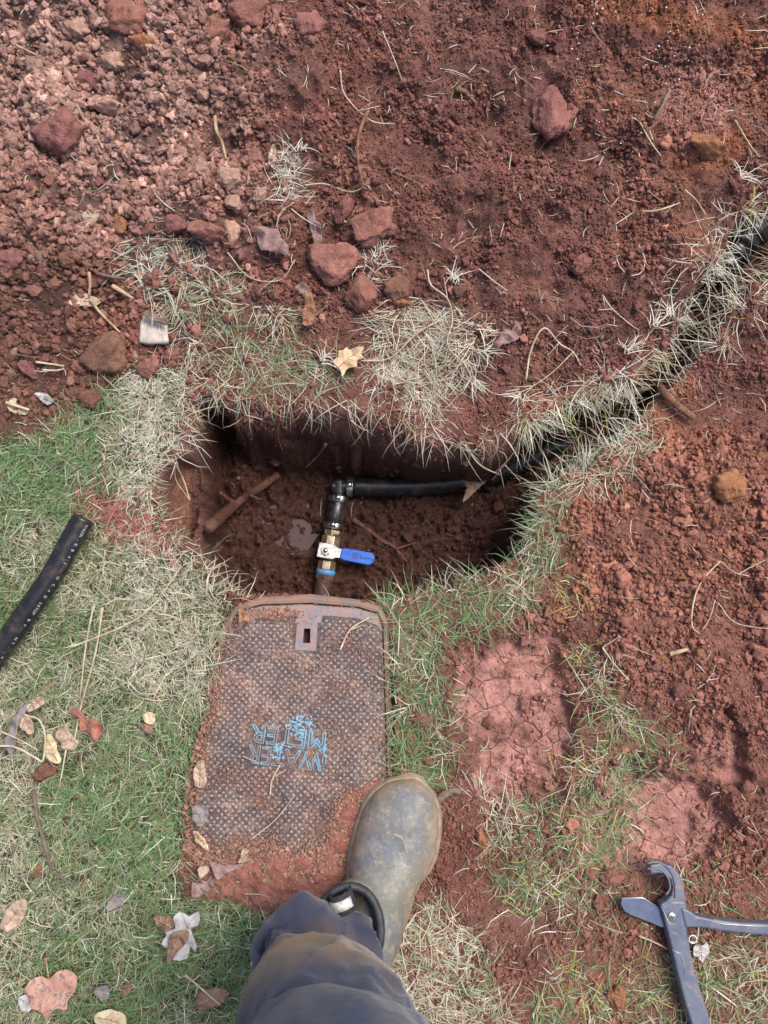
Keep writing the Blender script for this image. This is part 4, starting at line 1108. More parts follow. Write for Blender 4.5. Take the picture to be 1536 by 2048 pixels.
# ------------------------------------------------------------------ extruded outline helper
def extrude_outline(name, pl, z0, z1, mat, parent=None, bw=.001, tilt=None):
    bm = bmesh.new()
    f_ = bm.faces.new([bm.verts.new(P(u, v, z0)) for u, v in pl])
    r_ = bmesh.ops.extrude_face_region(bm, geom=[f_])
    bmesh.ops.translate(bm, verts=[g for g in r_['geom'] if isinstance(g, bmesh.types.BMVert)], vec=(0, 0, z1-z0))
    bmesh.ops.recalc_face_normals(bm, faces=bm.faces[:])
    me = bpy.data.meshes.new(name); bm.to_mesh(me); bm.free(); me.materials.append(mat)
    o = bpy.data.objects.new(name, me); COL.objects.link(o)
    if bw: bevel(o, bw, 3, 40); me.polygons.foreach_set('use_smooth', np.zeros(len(me.polygons), bool))
    if parent: local(o, parent)
    return o
def cutter():
    m_b = varmat('slate_blue_metal', (.075, .095, .155), (.12, .135, .18), 30, .45, .25, c3=(.30, .19, .14), s3=90, lo3=.54, hi3=.72, spec=.6)
    m_blade = varmat('blade_steel', (.10, .13, .21), (.15, .17, .24), 40, .32, .1, metal=.5, c3=(.35, .3, .28), s3=120, lo3=.62, hi3=.78)
    m_edge = varmat('bare_edge', (.6, .6, .58), (.45, .42, .4), 80, .4, .1, metal=.8)
    root = empty('pipe_cutter', P(1343, 1833, .008))
    z = .012
    # long lower handle and body in one forging, then the hooked jaw
    body = [(1312,1804),(1334,1792),(1360,1793),(1365,1812),(1362,1838),(1366,1866),(1376,1916),(1390,1966),(1410,2030),(1430,2100),(1398,2110),(1376,2044),(1358,1986),(1344,1932),(1332,1880),(1324,1846)]
    o = extrude_outline('lower_handle', body, z, z+.020, m_b, root, .003)
    jaw_c = [(1294,1728),(1318,1727),(1338,1738),(1349,1758),(1351,1782),(1340,1800)]
    # jaw: sweep a rounded channel section
    path = smooth_path([P(u, v, z+.012) for u, v in jaw_c], 26)
    path2 = smooth_path([P(u, v, z+.012) for u, v in [(1296,1724),(1322,1722),(1345,1736),(1357,1760),(1359,1788),(1348,1806)]], 26)
    outer = [(1291,1723),(1310,1719),(1334,1724),(1351,1742),(1359,1766),(1363,1796),(1362,1808),(1314,1808),(1312,1800),(1322,1795),(1334,1783),(1337,1768),(1333,1752),(1322,1741),(1308,1739),(1293,1741)]
    j = extrude_outline('hook_jaw', outer, z+.001, z+.019, m_b, root, .0025)
    v, f, _ = tube_vf(smooth_path([P(u, v_, z+.0195) for u, v_ in [(1294,1727),(1312,1724),(1332,1732),(1346,1752),(1351,1776),(1350,1796)]], 24), .0014, 8); r1 = mesh_obj('jaw_ridge', v, f, m_b); local(r1, j)
    v, f, _ = tube_vf(smooth_path([P(u, v_, z+.0195) for u, v_ in [(1294,1738),(1310,1736),(1326,1743),(1337,1758),(1340,1776),(1332,1790)]], 24), .0014, 8); r2 = mesh_obj('jaw_ridge', v, f, m_b); local(r2, j)
    o2 = extrude_outline('blade', [(1240,1806),(1243,1795),(1286,1795),(1312,1811),(1330,1822),(1345,1850),(1322,1853),(1296,1842),(1262,1829),(1248,1821)], z+.008, z+.0115, m_blade, root, .0005)
    v, f, _ = tube_vf(np.array([tuple(P(u, v_, z+.0112)) for u, v_ in [(1243,1795.5),(1286,1795.5),(1311,1811)]]), .0009, 6); local(mesh_obj('blade_edge', v, f, m_edge), o2)
    uh = extrude_outline('upper_handle', [(1352,1806),(1366,1810),(1384,1822),(1420,1830),(1470,1836),(1536,1839),(1620,1842),(1620,1868),(1536,1863),(1480,1858),(1430,1852),(1390,1846),(1362,1846)], z+.004, z+.022, m_b, root, .003)
    v, f, _ = tube_vf(np.array([tuple(P(u, v_, z+.0226)) for u, v_ in [(1400,1842),(1450,1848),(1510,1852),(1536,1854)]]), .0006, 5); local(mesh_obj('scratch', v, f, m_edge), uh)
    # seam ridge on the lower handle
    for pl in ([(1322,1812),(1338,1846),(1356,1852)], [(1344,1900),(1362,1908),(1370,1936),(1368,1948)]):
        v, f, _ = tube_vf(np.array([tuple(P(u, v_, z+.0204)) for u, v_ in pl]), .0006, 5); local(mesh_obj('scratch', v, f, m_edge), o)
    c = P(1343, 1833, z+.02); up = Vector((0, 0, 1))
    v, f = lathe_vf([c-up*.004, c+up*.0012, c+up*.0022], [.0062, .0062, .0050], 20); sc = local(mesh_obj('pivot_screw', v, f, M_STEEL), root)
    for a in (.4, .4+math.pi/2):
        d = Vector((math.cos(a), math.sin(a), 0)); e = Vector((-d.y, d.x, 0)); q = c+up*.0024
        local(mesh_obj('screw_slot', [tuple(q+d*s*.0035+e*t*.0006) for s, t in ((-1,-1),(1,-1),(1,1),(-1,1))], [(0,1,2,3)], M_DARKM), sc)
    # torsion spring
    pts = [P(1397, 1851, z+.012), P(1396, 1868, z+.010), P(1393, 1880, z+.009)]
    cc = P(1385, 1878, z+.009); r0 = .0052
    for k in range(20): a = .2-k/19*(2*math.pi*1.15); pts.append(cc+Vector((r0*math.cos(a), r0*math.sin(a), .0016*k/19)))
    pts += [P(1376, 1883, z+.008), P(1362, 1881, z+.008)]
    v, f, _ = tube_vf(smooth_path(pts, 90), .0010, 8); local(mesh_obj('spring', v, f, M_WHITE), root)
    tag(root, 'open blue grey pipe cutter lying on the grass at the lower right', 'pipe cutter')
M_WHITE = varmat('pale_wire', (.75, .74, .70), (.6, .58, .55), 50, .35, 0, metal=.3)
cutter()

# ------------------------------------------------------------------ clods
SH = {'red': (.29, .13, .10), 'tan': (.48, .29, .22), 'pale': (.55, .42, .32), 'brown': (.20, .10, .07), 'orange': (.36, .16, .085), 'mauve': (.27, .115, .10), 'grey': (.31, .20, .165)}
bigshape = [rock_mesh('clay_clod', 4, a, 20+k, M_CLOD, sq, cb) for k, (a, sq, cb) in enumerate([(.34, (1, .85, .8), .2), (.38, (1, .8, .75), .5), (.3, (1, .95, .85), 0), (.42, (1, .62, .6), .3), (.36, (1, .9, .6), .4), (.28, (.9, 1, .8), .1), (.45, (1, .75, .7), .2), (.36, (1, .7, .55), .8)])]
def clod(u, v, rpx, shade, rot, shape, label, group=None, sink=.35):
    p = hit(u, v); r = rpx/FPX*(CAMH-p.z)
    o = bpy.data.objects.new('clay_clod', bigshape[shape]); COL.objects.link(o)
    o.location = p+Vector((0, 0, r*(.62-sink))); o.rotation_euler = (random.uniform(-.35, .35), random.uniform(-.35, .35), rot); o.scale = (r, r, r)
    k = random.uniform(.9, 1.1); o.color = tuple(min(1, q*k) for q in SH[shade])+(1,)
    return tag(o, label, 'clod', group)
BIG = [
 (672,522,54,'red',-.3,2,'largest reddish clay lump, with a root across it, above the maple leaf'), (742,455,50,'red',.5,1,'blocky red clay lump with a squared face above the largest lump'),
 (722,594,39,'red',.2,5,'round hairy red clay ball just under the largest lump'), (798,578,34,'brown',.6,0,'dark cracked clay lump right of the round hairy ball'),
 (800,606,24,'orange',-.2,3,'small orange brown slab tucked under the dark cracked lump'), (700,474,22,'red',.9,6,'small crumbly red lump between the two biggest lumps'),
 (640,700,22,'red',1.5,1,'small square red clay block left of the maple leaf'), (690,420,34,'mauve',1.2,3,'long upright mauve clay lump above the blocky red lump'),
 (155,62,33,'tan',-.4,6,'tan crumbly clod near the top left corner'), (80,135,29,'grey',.2,0,'greyish tan clod at the left, beside a pale straw'), (225,128,31,'tan',-.5,6,'light tan jagged clod in the upper left'),
 (178,168,30,'mauve',.1,4,'flat mauve clod left of the jagged tan clod'), (214,216,38,'tan',-.15,3,'long tan slab lying across the upper left soil'), (120,250,60,'mauve',1.2,0,'largest worn mauve brown mound of clay on the left'),
 (402,345,28,'tan',.4,6,'light tan crumbly clod in the middle of the upper left heap'), (458,358,27,'tan',-.3,0,'tan crumbly clod just right of the light middle clod'), (522,393,21,'tan',.9,6,'small tan clod left of the white grass tuft'),
 (468,408,24,'tan',1.3,4,'upright tan clod above the flat slabs'), (183,440,22,'pale',.3,4,'pale cream faced stone above the bleached turf'), (244,447,29,'orange',1.9,3,'wet orange brown clod beside the pale cream stone'),
 (296,461,19,'red',.2,1,'small angular light red clod beside the orange brown clod'), (350,452,26,'mauve',-.4,4,'mauve flat clod at the foot of the upper left heap'), (420,470,44,'red',-.15,3,'long red slab above the bleached turf'),
 (466,470,32,'tan',1.5,7,'upright slab with a flat face right of the long red slab'), (215,708,48,'brown',.4,2,'big dark brown lump above the lawn edge'), (272,712,14,'tan',.1,5,'small salmon clod right of the big dark brown lump'),
 (300,740,28,'red',.2,4,'flat red clod below the flat grey stone'), (345,712,22,'red',.6,6,'crumbly red clod right of the small salmon clod'), (60,745,26,'mauve',-.8,3,'oblong mauve clod at the left edge of the soil'),
 (110,572,18,'red',.3,6,'lumpy red clod left of the crossed twigs'), (25,525,30,'mauve',.0,4,'flat mauve clod at the left picture edge'), (90,512,16,'grey',.3,2,'round grey brown clod left of the bleached turf'),
 (140,520,22,'brown',.5,0,'dark brown clod near the crossed twigs'), (185,800,26,'brown',.1,0,'dark clod on the lawn edge under the big dark brown lump'), (1104,225,56,'mauve',1.4,2,'large smooth mauve lump in the upper right soil'),
 (1122,88,25,'mauve',1.3,3,'oval mauve clod near the top, right of centre'), (1073,74,22,'mauve',.3,2,'round mauve clod left of the oval one near the top'), (265,35,56,'red',.2,0,'big rounded red clod at the top left edge'),
 (290,92,34,'orange',-.3,3,'red clod with an orange underside below the big top clod'), (430,72,46,'red',.5,6,'broad crumbly red clod at the top left of centre'), (625,52,40,'mauve',.3,0,'broad mauve clod at the top centre'),
 (500,22,44,'red',.3,2,'red lump cut by the top edge of the picture'), (845,1442,21,'red',.2,6,'red clod lying in the grass right of the meter lid'), (853,1522,12,'red',.2,5,'tiny red clod in the grass above the boot toe'),
 (962,1676,22,'orange',1.9,3,'long orange clod right of the boot'), (978,1446,14,'red',.2,5,'small round red clod at the left rim of the first footprint'), (1222,1758,24,'red',.2,6,'crumbly red clod left of the cutter jaw'),
 (1196,1806,16,'red',1.4,4,'flat red clod left of the cutter blade'), (1235,1995,30,'orange',1.5,6,'orange red crumbly lump at the bottom right'), (1415,300,42,'orange',-.4,3,'orange slab of clay at the upper right'),
 (1402,585,14,'red',.3,1,'small squared red clod beside the dark trench'), (1165,530,26,'mauve',.5,6,'crumbly mauve clod in the middle of the right soil'), (920,583,18,'brown',.2,4,'dark smooth clod above the branching straw'),
 (1465,970,40,'orange',.4,0,'broad orange lump on the right hand heap'), (80,1742,13,'orange',.2,5,'small orange clod sitting in the left lawn'), (95,1545,26,'brown',.5,6,'dark loose clod of earth under the dry leaves in the lawn'),
]
for b_ in BIG:
    clod(*b_, sink=.62 if b_[0] in (120, 1104, 265, 430, 625, 500, 1465) else .42)
LMK = [(672,522,'the largest clay lump'), (742,455,'the blocky red clay lump'), (722,594,'the round hairy clay ball'), (798,590,'the cracked dark clay lump'), (155,62,'the tan corner clod'), (80,135,'the greyish tan clod'),
 (225,128,'the jagged tan clod'), (214,216,'the long tan slab'), (120,250,'the worn brown mound'), (402,345,'the light crumbly clod'), (522,393,'the small tan clod by the white tuft'), (183,440,'the cream faced stone'), (244,447,'the wet orange clod'),
 (420,470,'the long red slab'), (466,470,'the upright flat faced slab'), (215,708,'the big dark brown lump'), (308,660,'the flat grey stone'), (60,745,'the oblong mauve clod'), (25,525,'the flat clod at the left edge'), (1104,225,'the smooth mauve lump'),
 (1122,88,'the oval mauve clod'), (265,35,'the big rounded top clod'), (430,72,'the broad crumbly top clod'), (625,52,'the broad mauve top clod'), (545,480,'the curled mauve leaf'), (575,345,'the white grass tuft'), (722,300,'the long reddish twig'),
 (442,275,'the crooked tan twig'), (180,250,'the jointed tan twig'), (180,600,'the crossed twigs'), (90,798,'the tiny white leaf scrap'), (35,815,'the cream bark scrap'), (1415,300,'the orange clay slab'), (930,192,'the knobbly orange root'),
 (1318,214,'the grey brown twig'), (1320,415,'the pale yellow stalk'), (1165,530,'the crumbly mauve clod'), (1015,668,'the small folded mauve leaf'), (1090,700,'the arching white straw'), (920,583,'the dark smooth clod'), (690,190,'the pale kinked straw'),
 (785,110,'the fine running straw'), (1465,970,'the broad orange lump'), (1440,1190,'the looping pale straw'), (1358,1303,'the pale brown stick'), (1350,800,'the forked pinkish root'), (1155,1185,'the yellow grass tuft'), (1035,1440,'the first footprint'), (1310,1660,'the second footprint'),
 (536,975,'the thick hairy root'), (655,1100,'the brass valve'), (765,1085,'the bent shiny root'), (385,1000,'the hanging wall root'), (590,1045,'the puddle'), (714,900,'the cut root stub'), (850,972,'the black water pipe'), (755,1122,'the tip of the blue lever'), (1230,1330,'the thin root stem')]
CW = {'red': 'red', 'tan': 'tan', 'mauve': 'mauve', 'grey': 'grey brown', 'brown': 'dark brown', 'orange': 'orange'}
DIRS = ['right of', 'above and right of', 'above', 'above and left of', 'left of', 'below and left of', 'below', 'below and right of']
REG = [('in the upper left heap', 'clods of the upper left heap', ((0, 20), (600, 470)), 96, 7, 17, ['red', 'tan', 'mauve', 'red', 'grey', 'tan']),
       ('in the dark soil at the left', 'clods left of the bleached turf', ((0, 480), (250, 840)), 38, 8, 18, ['brown', 'red', 'mauve', 'brown']),
       ('in the fine upper right soil', 'clods of the upper right soil', ((620, 0), (1330, 760)), 40, 7, 13, ['red', 'mauve', 'red', 'brown']),
       ('on the right hand heap', 'clods of the right hand heap', ((1160, 880), (1536, 1640)), 44, 7, 15, ['red', 'mauve', 'orange', 'red']),
       ('on the wet pit floor', 'mud lumps on the pit floor', ((420, 900), (1000, 1160)), 22, 8, 17, ['brown'])]
seen = {}
for where, grp, ((u0, v0), (u1, v1)), cnt, r0, r1, shs in REG:
    k = 0; tries = 0
    while k < cnt and tries < 3000:
        tries += 1
        u, v = random.uniform(u0, u1), random.uniform(v0, v1)
        if any((u-q[0])**2+(v-q[1])**2 < (q[2]*.95+6)**2 for q in BIG): continue
        g = float(gfac(np.array([u]), np.array([v]))[0]); ip = float(sdf(PIT, np.array([u]), np.array([v]))[0])
        if 'pit floor' in where:
            if ip < 40 or (520 < u < 780 and v > 940): continue
        elif g > .2 or ip > -12: continue
        if 'hand heap' in where and ell(u, v, **FOOT2) < 1.1: continue
        r = r0+(r1-r0)*random.random()**2.2; sh = random.choice(shs)
        sz = 'tiny' if r < r0+(r1-r0)*.12 else 'small' if r < r0+(r1-r0)*.5 else 'medium'
        lm = min(LMK, key=lambda q: (q[0]-u)**2+(q[1]-v)**2)
        dr = DIRS[int(round(math.degrees(math.atan2(lm[1]-v, u-lm[0]))/45)) % 8]
        dist = math.hypot(lm[0]-u, lm[1]-v); near = 'just ' if dist < 55 else ''
        lab = f"{sz} {CW[sh]} {'mud lump' if 'pit' in where else 'clod'} {near}{dr} {lm[2]} {where}"
        if len(lab.split()) > 16: lab = ' '.join(lab.split()[:-len(where.split())])
        if lab in seen and k > -1:
            seen[lab] += 1
            if tries < 2500: continue
        seen[lab] = 0
        if len(lab.split()) > 16: continue
        o = clod(u, v, r, sh, random.uniform(0, 6), random.randrange(7), lab, grp)
        if 'pit floor' in where: o.color = (.12, .05, .034, 1)
        k += 1

# ------------------------------------------------------------------ leaves
def leaf_mat(name, c1, c2, spots=None):
    return varmat(name, c1, c2, 45, .62, .5, bscale=110, bdist=.0015, c3=spots, s3=150, lo3=.52, hi3=.6)
LM = {'maple': leaf_mat('leaf_tan', (.60, .44, .27), (.46, .30, .17)), 'mauve': leaf_mat('leaf_mauve', (.30, .19, .175), (.20, .11, .10)), 'orange': leaf_mat('leaf_orange', (.45, .22, .08), (.25, .11, .06)),
      'pink': leaf_mat('leaf_pink_spotted', (.44, .20, .14), (.52, .31, .24), (.20, .14, .14)), 'white': leaf_mat('leaf_silver', (.50, .49, .48), (.34, .32, .32)), 'brown': leaf_mat('leaf_brown', (.28, .16, .10), (.17, .095, .065)),
      'red': leaf_mat('leaf_red', (.36, .12, .07), (.24, .09, .06)), 'cream': leaf_mat('leaf_cream', (.62, .52, .34), (.48, .34, .2)), 'grey': leaf_mat('leaf_grey', (.25, .22, .215), (.16, .14, .14)), 'beige': leaf_mat('leaf_beige', (.50, .38, .28), (.35, .24, .17))}
def leaf(pl, mat, label, lift=.010, curl=.35, thick=.0004, name='fallen_leaf', cat='leaf', stem=None, seed=0):
    p = np.array(pl, float); c = p.mean(0)
    if name == 'fallen_leaf':
        q = np.concatenate([p[-2:], p, p[:2]]); out = []; rj = random.Random(int(c[0]))
        for k in range(2, len(p)+2):
            out.append(q[k])
            for f_ in (.33, .66):
                a0, b0, c0, d0 = q[k-1], q[k], q[k+1], q[(k+2) % len(q)] if k+2 < len(q) else p[2 % len(p)]
                m_ = b0*(1-f_)+c0*f_; bulge = (b0+c0-a0-d0)*.055
                out.append(m_+bulge+np.array([rj.uniform(-1, 1), rj.uniform(-1, 1)])*min(1.3, np.linalg.norm(c0-b0)*.05))
        pl = [tuple(o_) for o_ in out]
    g = hit(*c); z0 = max(g.z, float(np.median([hit(*q).z for q in p])))+lift
    if float(sdf(LIDP, c[0:1], c[1:2])[0]) > -22: z0 = max(z0, .014+lift*.6)
    bm = bmesh.new(); bm.faces.new([bm.verts.new(P(u, v, z0)) for u, v in pl])
    bmesh.ops.triangulate(bm, faces=bm.faces[:]); bmesh.ops.subdivide_edges(bm, edges=bm.edges[:], cuts=2, use_grid_fill=True)
    bmesh.ops.triangulate(bm, faces=bm.faces[:]); bmesh.ops.subdivide_edges(bm, edges=bm.edges[:], cuts=1, use_grid_fill=True)
    cw = P(c[0], c[1], z0); ext = max((v.co-cw).length for v in bm.verts)
    a = random.Random(seed or int(c[0]*7+c[1])).uniform(0, 3.14); d = Vector((math.cos(a), math.sin(a), 0))
    for v in bm.verts:
        r_ = (v.co-cw); t = r_.dot(d)/ext; s = r_.length/ext
        v.co.z += curl*ext*(t*t*.5-.12)+curl*ext*.55*mnoise.noise(r_*(2.3/ext)+Vector((c[0], c[1], 0)))+.12*curl*ext*abs(math.sin(t*6))
    zmin = min(v.co.z for v in bm.verts)
    for v in bm.verts: v.co.z += max(0, z0-lift*.5-zmin)*.7
    bmesh.ops.recalc_face_normals(bm, faces=bm.faces[:])
    me = bpy.data.meshes.new(name); bm.to_mesh(me); bm.free(); me.materials.append(LM[mat] if isinstance(mat, str) else mat)
    me.polygons.foreach_set('use_smooth', np.ones(len(me.polygons), bool))
    blade = bpy.data.objects.new('blade', me); COL.objects.link(blade)
    s = blade.modifiers.new('s', 'SOLIDIFY'); s.thickness = thick
    if name == 'fallen_leaf' and ext > .012:
        zmap = [(v_.co.x+cw.x*0, v_.co.y, v_.co.z) for v_ in me.vertices]
        zm = np.array(zmap)
        far_ = max(((Vector((q_[0], q_[1], 0))-Vector((cw.x, cw.y, 0))).length, i_) for i_, q_ in enumerate(zmap))[1]
        e1 = zm[far_]; d1 = np.array([cw.x, cw.y])-e1[:2]; e2 = e1[:2]+d1*1.75
        def inside_near(pt):
            k_ = np.argmin((zm[:, 0]-pt[0])**2+(zm[:, 1]-pt[1])**2); return np.array([pt[0], pt[1], zm[k_, 2]+.0006]), math.hypot(zm[k_, 0]-pt[0], zm[k_, 1]-pt[1])
        parts = []
        def rib(a_, b_, w_):
            pts_ = []
            for t_ in np.linspace(0, 1, 7):
                q_, d_ = inside_near(a_*(1-t_)+b_*t_)
                if d_ > ext*.22: break
                pts_.append(q_)
            if len(pts_) > 2: vv_, ff_, _ = tube_vf(np.array(pts_), np.linspace(w_, w_*.4, len(pts_)), 5); parts.append((vv_, ff_))
        rib(e2, e1[:2], .00055); dd = (e1[:2]-e2); pn = np.array([-dd[1], dd[0]])
        for t_ in (.25, .42, .6):
            for s_ in (-1, 1): rib(e2+dd*t_, e2+dd*(t_+.22)+pn*s_*.32, .00035)
        if parts:
            v_, f_ = join(parts); vein = mesh_obj('vein', v_, f_, LM['beige'] if mat not in ('maple', 'cream', 'beige', 'white') else LM['brown'])
            vein.parent = blade
    if stem:
        root = empty(name, cw); blade.parent = root; me.transform(Matrix.Translation(-cw)); [ch.data.transform(Matrix.Translation(-cw)) for ch in COL.objects if ch.parent == blade]
        pts = [P(u, v, z0+.003) for u, v in stem]
        v, f, _ = tube_vf(smooth_path(pts, 14), np.linspace(.0007, .0012, 14), 6)
        local(mesh_obj('stalk', v, f, M_TWIG), root); tag(root, label, cat); return root
    blade.name = name; return tag(blade, label, cat)
Z7 = lambda l: [(460+x/2.954, 380+y/2.954) for x, y in l]
Z3 = lambda l: [(x/2.976, 1360+y/2.976) for x, y in l]
Z8 = lambda l: [(360+x/7.68, 1640+y/7.68) for x, y in l]
leaf(Z7([(640,950),(668,946),(690,925),(712,944),(795,925),(775,965),(785,995),(752,1005),(750,1045),(700,1052),(684,1068),(665,1108),(650,1065),(608,1012),(640,985)]), 'maple', 'tan maple leaf lying flat above the pit', .014, .25, stem=[(676,704),(655,692),(640,678)])
leaf(Z7([(165,240),(205,226),(245,232),(285,240),(300,280),(345,330),(348,385),(325,400),(270,372),(225,362),(180,345),(160,290)]), 'mauve', 'curled greyish mauve leaf in the soil above the bleached turf', .018, .6, stem=[(552,455),(562,425),(588,405)])
leaf(Z7([(440,650),(475,625),(505,700),(500,750),(478,800),(440,808),(428,760)]), 'orange', 'orange and brown leaf under the big clay lumps', .016, .6)
leaf(Z7([(380,575),(450,560),(475,600),(500,640),(470,655),(430,620)]), 'mauve', 'dark folded leaf touching the orange brown leaf', .014, .8)
leaf([(985,692),(1000,668),(1018,648),(1036,648),(1042,668),(1030,684),(1008,688),(990,706)], 'mauve', 'small folded mauve leaf on the open soil right of the dead turf', .010, .7)
leaf([(70,789),(86,786),(109,800),(96,811),(84,803)], 'white', 'tiny white leaf scrap on the dark soil at the left', .008, .4)
leaf([(18,800),(34,798),(32,815),(58,820),(50,830),(20,822)], 'cream', 'small cream bark scrap at the left soil edge', .008, .4)
leaf([(612,432),(625,425),(640,450),(645,480),(634,500),(625,470)], 'mauve', 'narrow dark leaf standing on edge left of the clay lumps', .014, .8)
leaf(Z3([(185,1785),(240,1762),(290,1778),(335,1738),(370,1728),(410,1725),(460,1760),(462,1800),(448,1850),(418,1885),(400,1920),(398,1962),(340,1955),(300,1990),(268,2012),(240,1965),(190,1948),(170,1880),(155,1830)]), 'pink', 'large pink leaf with grey spots in the lower left lawn', .022, .16, stem=[(98,1958),(94,1935),(92,1915)])
leaf(Z3([(110,1895),(150,1872),(190,1880),(195,1950),(150,1972),(115,1950)]), 'white', 'small speckled grey scrap touching the large pink leaf', .018, .4)
leaf(Z3([(1065,1380),(1095,1388),(1130,1405),(1182,1374),(1180,1460),(1140,1478),(1150,1520),(1168,1565),(1162,1617),(1130,1590),(1118,1652),(1050,1662),(1000,1655),(1005,1600),(962,1570),(990,1520),(985,1495),(1040,1480),(1035,1415)]), 'white', 'silvery lobed oak leaf near the trouser leg', .022, .25)
leaf(Z3([(1010,1520),(1070,1490),(1120,1500),(1110,1560),(1060,1610),(1010,1690),(990,1650),(1000,1580)]), 'brown', 'brown torn leaf lying over the silvery oak leaf', .030, .4)
leaf(Z3([(918,1412),(960,1402),(1000,1405),(1040,1440),(1022,1492),(980,1495),(940,1462)]), 'brown', 'brown curled leaf left of the silvery oak leaf', .024, .6)
leaf(Z3([(18,1410),(60,1335),(130,1300),(167,1312),(150,1390),(112,1462),(50,1492),(8,1475)]), 'beige', 'beige oval leaf at the left edge of the lawn', .022, .45)
leaf(Z3([(425,170),(470,172),(500,215),(560,235),(612,268),(604,320),(562,366),(545,330),(480,300),(470,240),(428,205)]), 'red', 'rusty red leaf in the left lawn', .022, .4)
leaf(Z3([(260,345),(300,320),(330,370),(352,440),(360,490),(320,492),(268,450)]), 'cream', 'cream yellow leaf lying on the dark clod in the lawn', .026, .5)
leaf(Z3([(330,310),(390,282),(430,330),(467,370),(440,416),(370,402)]), 'beige', 'tan leaf right of the cream yellow leaf', .026, .6)
leaf(Z3([(75,442),(28,380),(48,290),(100,200),(150,140),(190,150),(150,200),(120,250),(90,330)]), 'grey', 'long grey leaf standing near the left picture edge', .026, .5)
leaf(Z3([(170,130),(240,98),(268,130),(232,162),(165,192)]), 'beige', 'small beige leaf above the long grey leaf', .026, .6)
leaf(Z3([(150,200),(190,230),(200,310),(165,320),(120,280),(125,230)]), 'beige', 'pale curled leaf between the long grey leaf and the cream leaf', .026, .6)
leaf(Z3([(850,212),(885,190),(922,207),(915,262),(862,250)]), 'cream', 'small cream leaf in the upper lawn beside the lid', .024, .4)
leaf(Z3([(835,265),(905,270),(900,322),(860,300)]), 'brown', 'small brown leaf under the small cream leaf', .022, .4)
leaf(Z3([(1145,760),(1210,742),(1242,790),(1225,850),(1185,872),(1152,848)]), 'grey', 'grey round leaf at the left edge of the lid', .016, .5)
leaf(Z3([(1150,560),(1180,480),(1215,500),(1230,580),(1210,640),(1160,630)]), 'beige', 'beige leaf tucked under the left lid edge', .014, .5)
leaf(Z3([(1150,898),(1190,915),(1225,960),(1245,1020),(1200,990),(1160,955)]), 'cream', 'tan curled leaf at the lower left of the lid', .016, .5)
leaf(Z8([(440,650),(520,655),(640,690),(800,695),(1000,655),(1110,600),(1040,660),(850,770),(700,820),(650,880),(590,915),(540,870),(500,780),(470,720)]), 'mauve', 'long folded mauve leaf on the clay at the lower lid end', .022, .3)
leaf(Z8([(940,490),(985,430),(1065,470),(1020,540),(1040,590),(1120,600),(980,650),(890,650),(935,570)]), 'beige', 'pinkish torn leaf above the long folded mauve leaf', .014, .3)
leaf(Z8([(190,950),(290,980),(340,900),(420,950),(480,850),(520,1000),(470,1060),(400,1120),(220,1180),(180,1060)]), 'mauve', 'crumpled greyish leaf left of the long folded leaf', .014, .7)
leaf(Z8([(270,760),(340,715),(415,712),(445,780),(380,850),(310,915)]), 'beige', 'small angular leaf over the crumpled greyish leaf', .026, .4)
leaf([(1386,1896),(1396,1888),(1405,1892),(1412,1884),(1419,1902),(1410,1915),(1404,1926),(1396,1914),(1388,1912)], 'white', 'small white leaf scrap below the pipe cutter spring', .010, .3)
leaf([(482,1206),(492,1228),(503,1243),(486,1240),(478,1252),(477,1225)], 'orange', 'orange pointed leaf at the top left corner of the lid', .016, .6)
leaf(Z3([(635,1335),(690,1268),(742,1292),(722,1340),(650,1372)]), 'grey', 'small grey leaf in the lower middle of the lawn', .02, .4)
leaf(Z3([(560,1850),(600,1822),(648,1825),(650,1880),(600,1912)]), 'grey', 'grey mauve leaf right of the large pink leaf', .02, .3)
leaf(Z3([(735,1830),(775,1795),(778,1840),(745,1890),(730,1870)]), 'brown', 'narrow orange brown leaf in the bottom lawn', .02, .4)
leaf([(190,2030),(220,2018),(248,2030),(250,2060),(200,2062)], 'cream', 'pale leaf cut by the bottom edge of the picture', .02, .4)
leaf([(540,300),(549,290),(552,322),(545,335),(536,325)], 'beige', 'tiny pinkish leaf left of the white grass tuft', .012, .5)
leaf([(395,1990),(430,1975),(460,1985),(440,2010),(400,2020)], 'brown', 'brown leaf in the shade left of the trouser leg', .018, .5)
leaf([(150,592),(175,588),(200,600),(190,612),(160,612),(138,608)], 'beige', 'pale green brown leaf under the crossed twigs', .010, .4)
M_STONE = varmat('pale_stone', (.55, .46, .40), (.36, .31, .29), 70, .9, .6, c3=(.62, .56, .50), s3=160)
leaf([(281,642),(292,624),(312,632),(334,650),(336,684),(305,687),(279,684)], M_STONE, 'flat grey and pink stone at the left of the bleached turf', .010, .12, thick=.008, name='flat_stone', cat='stone')
leaf([(284,628),(296,620),(330,640),(334,652),(300,640)], M_DTWIG, 'dark bark flake on top of the flat grey stone', .020, .15, thick=.003, name='bark_flake', cat='bark')
leaf([(925,960),(960,945),(975,958),(948,985),(925,1005),(934,975)], LM['brown'], 'muddy brown leaf lying over the black water pipe', .02, .3, thick=.0006)

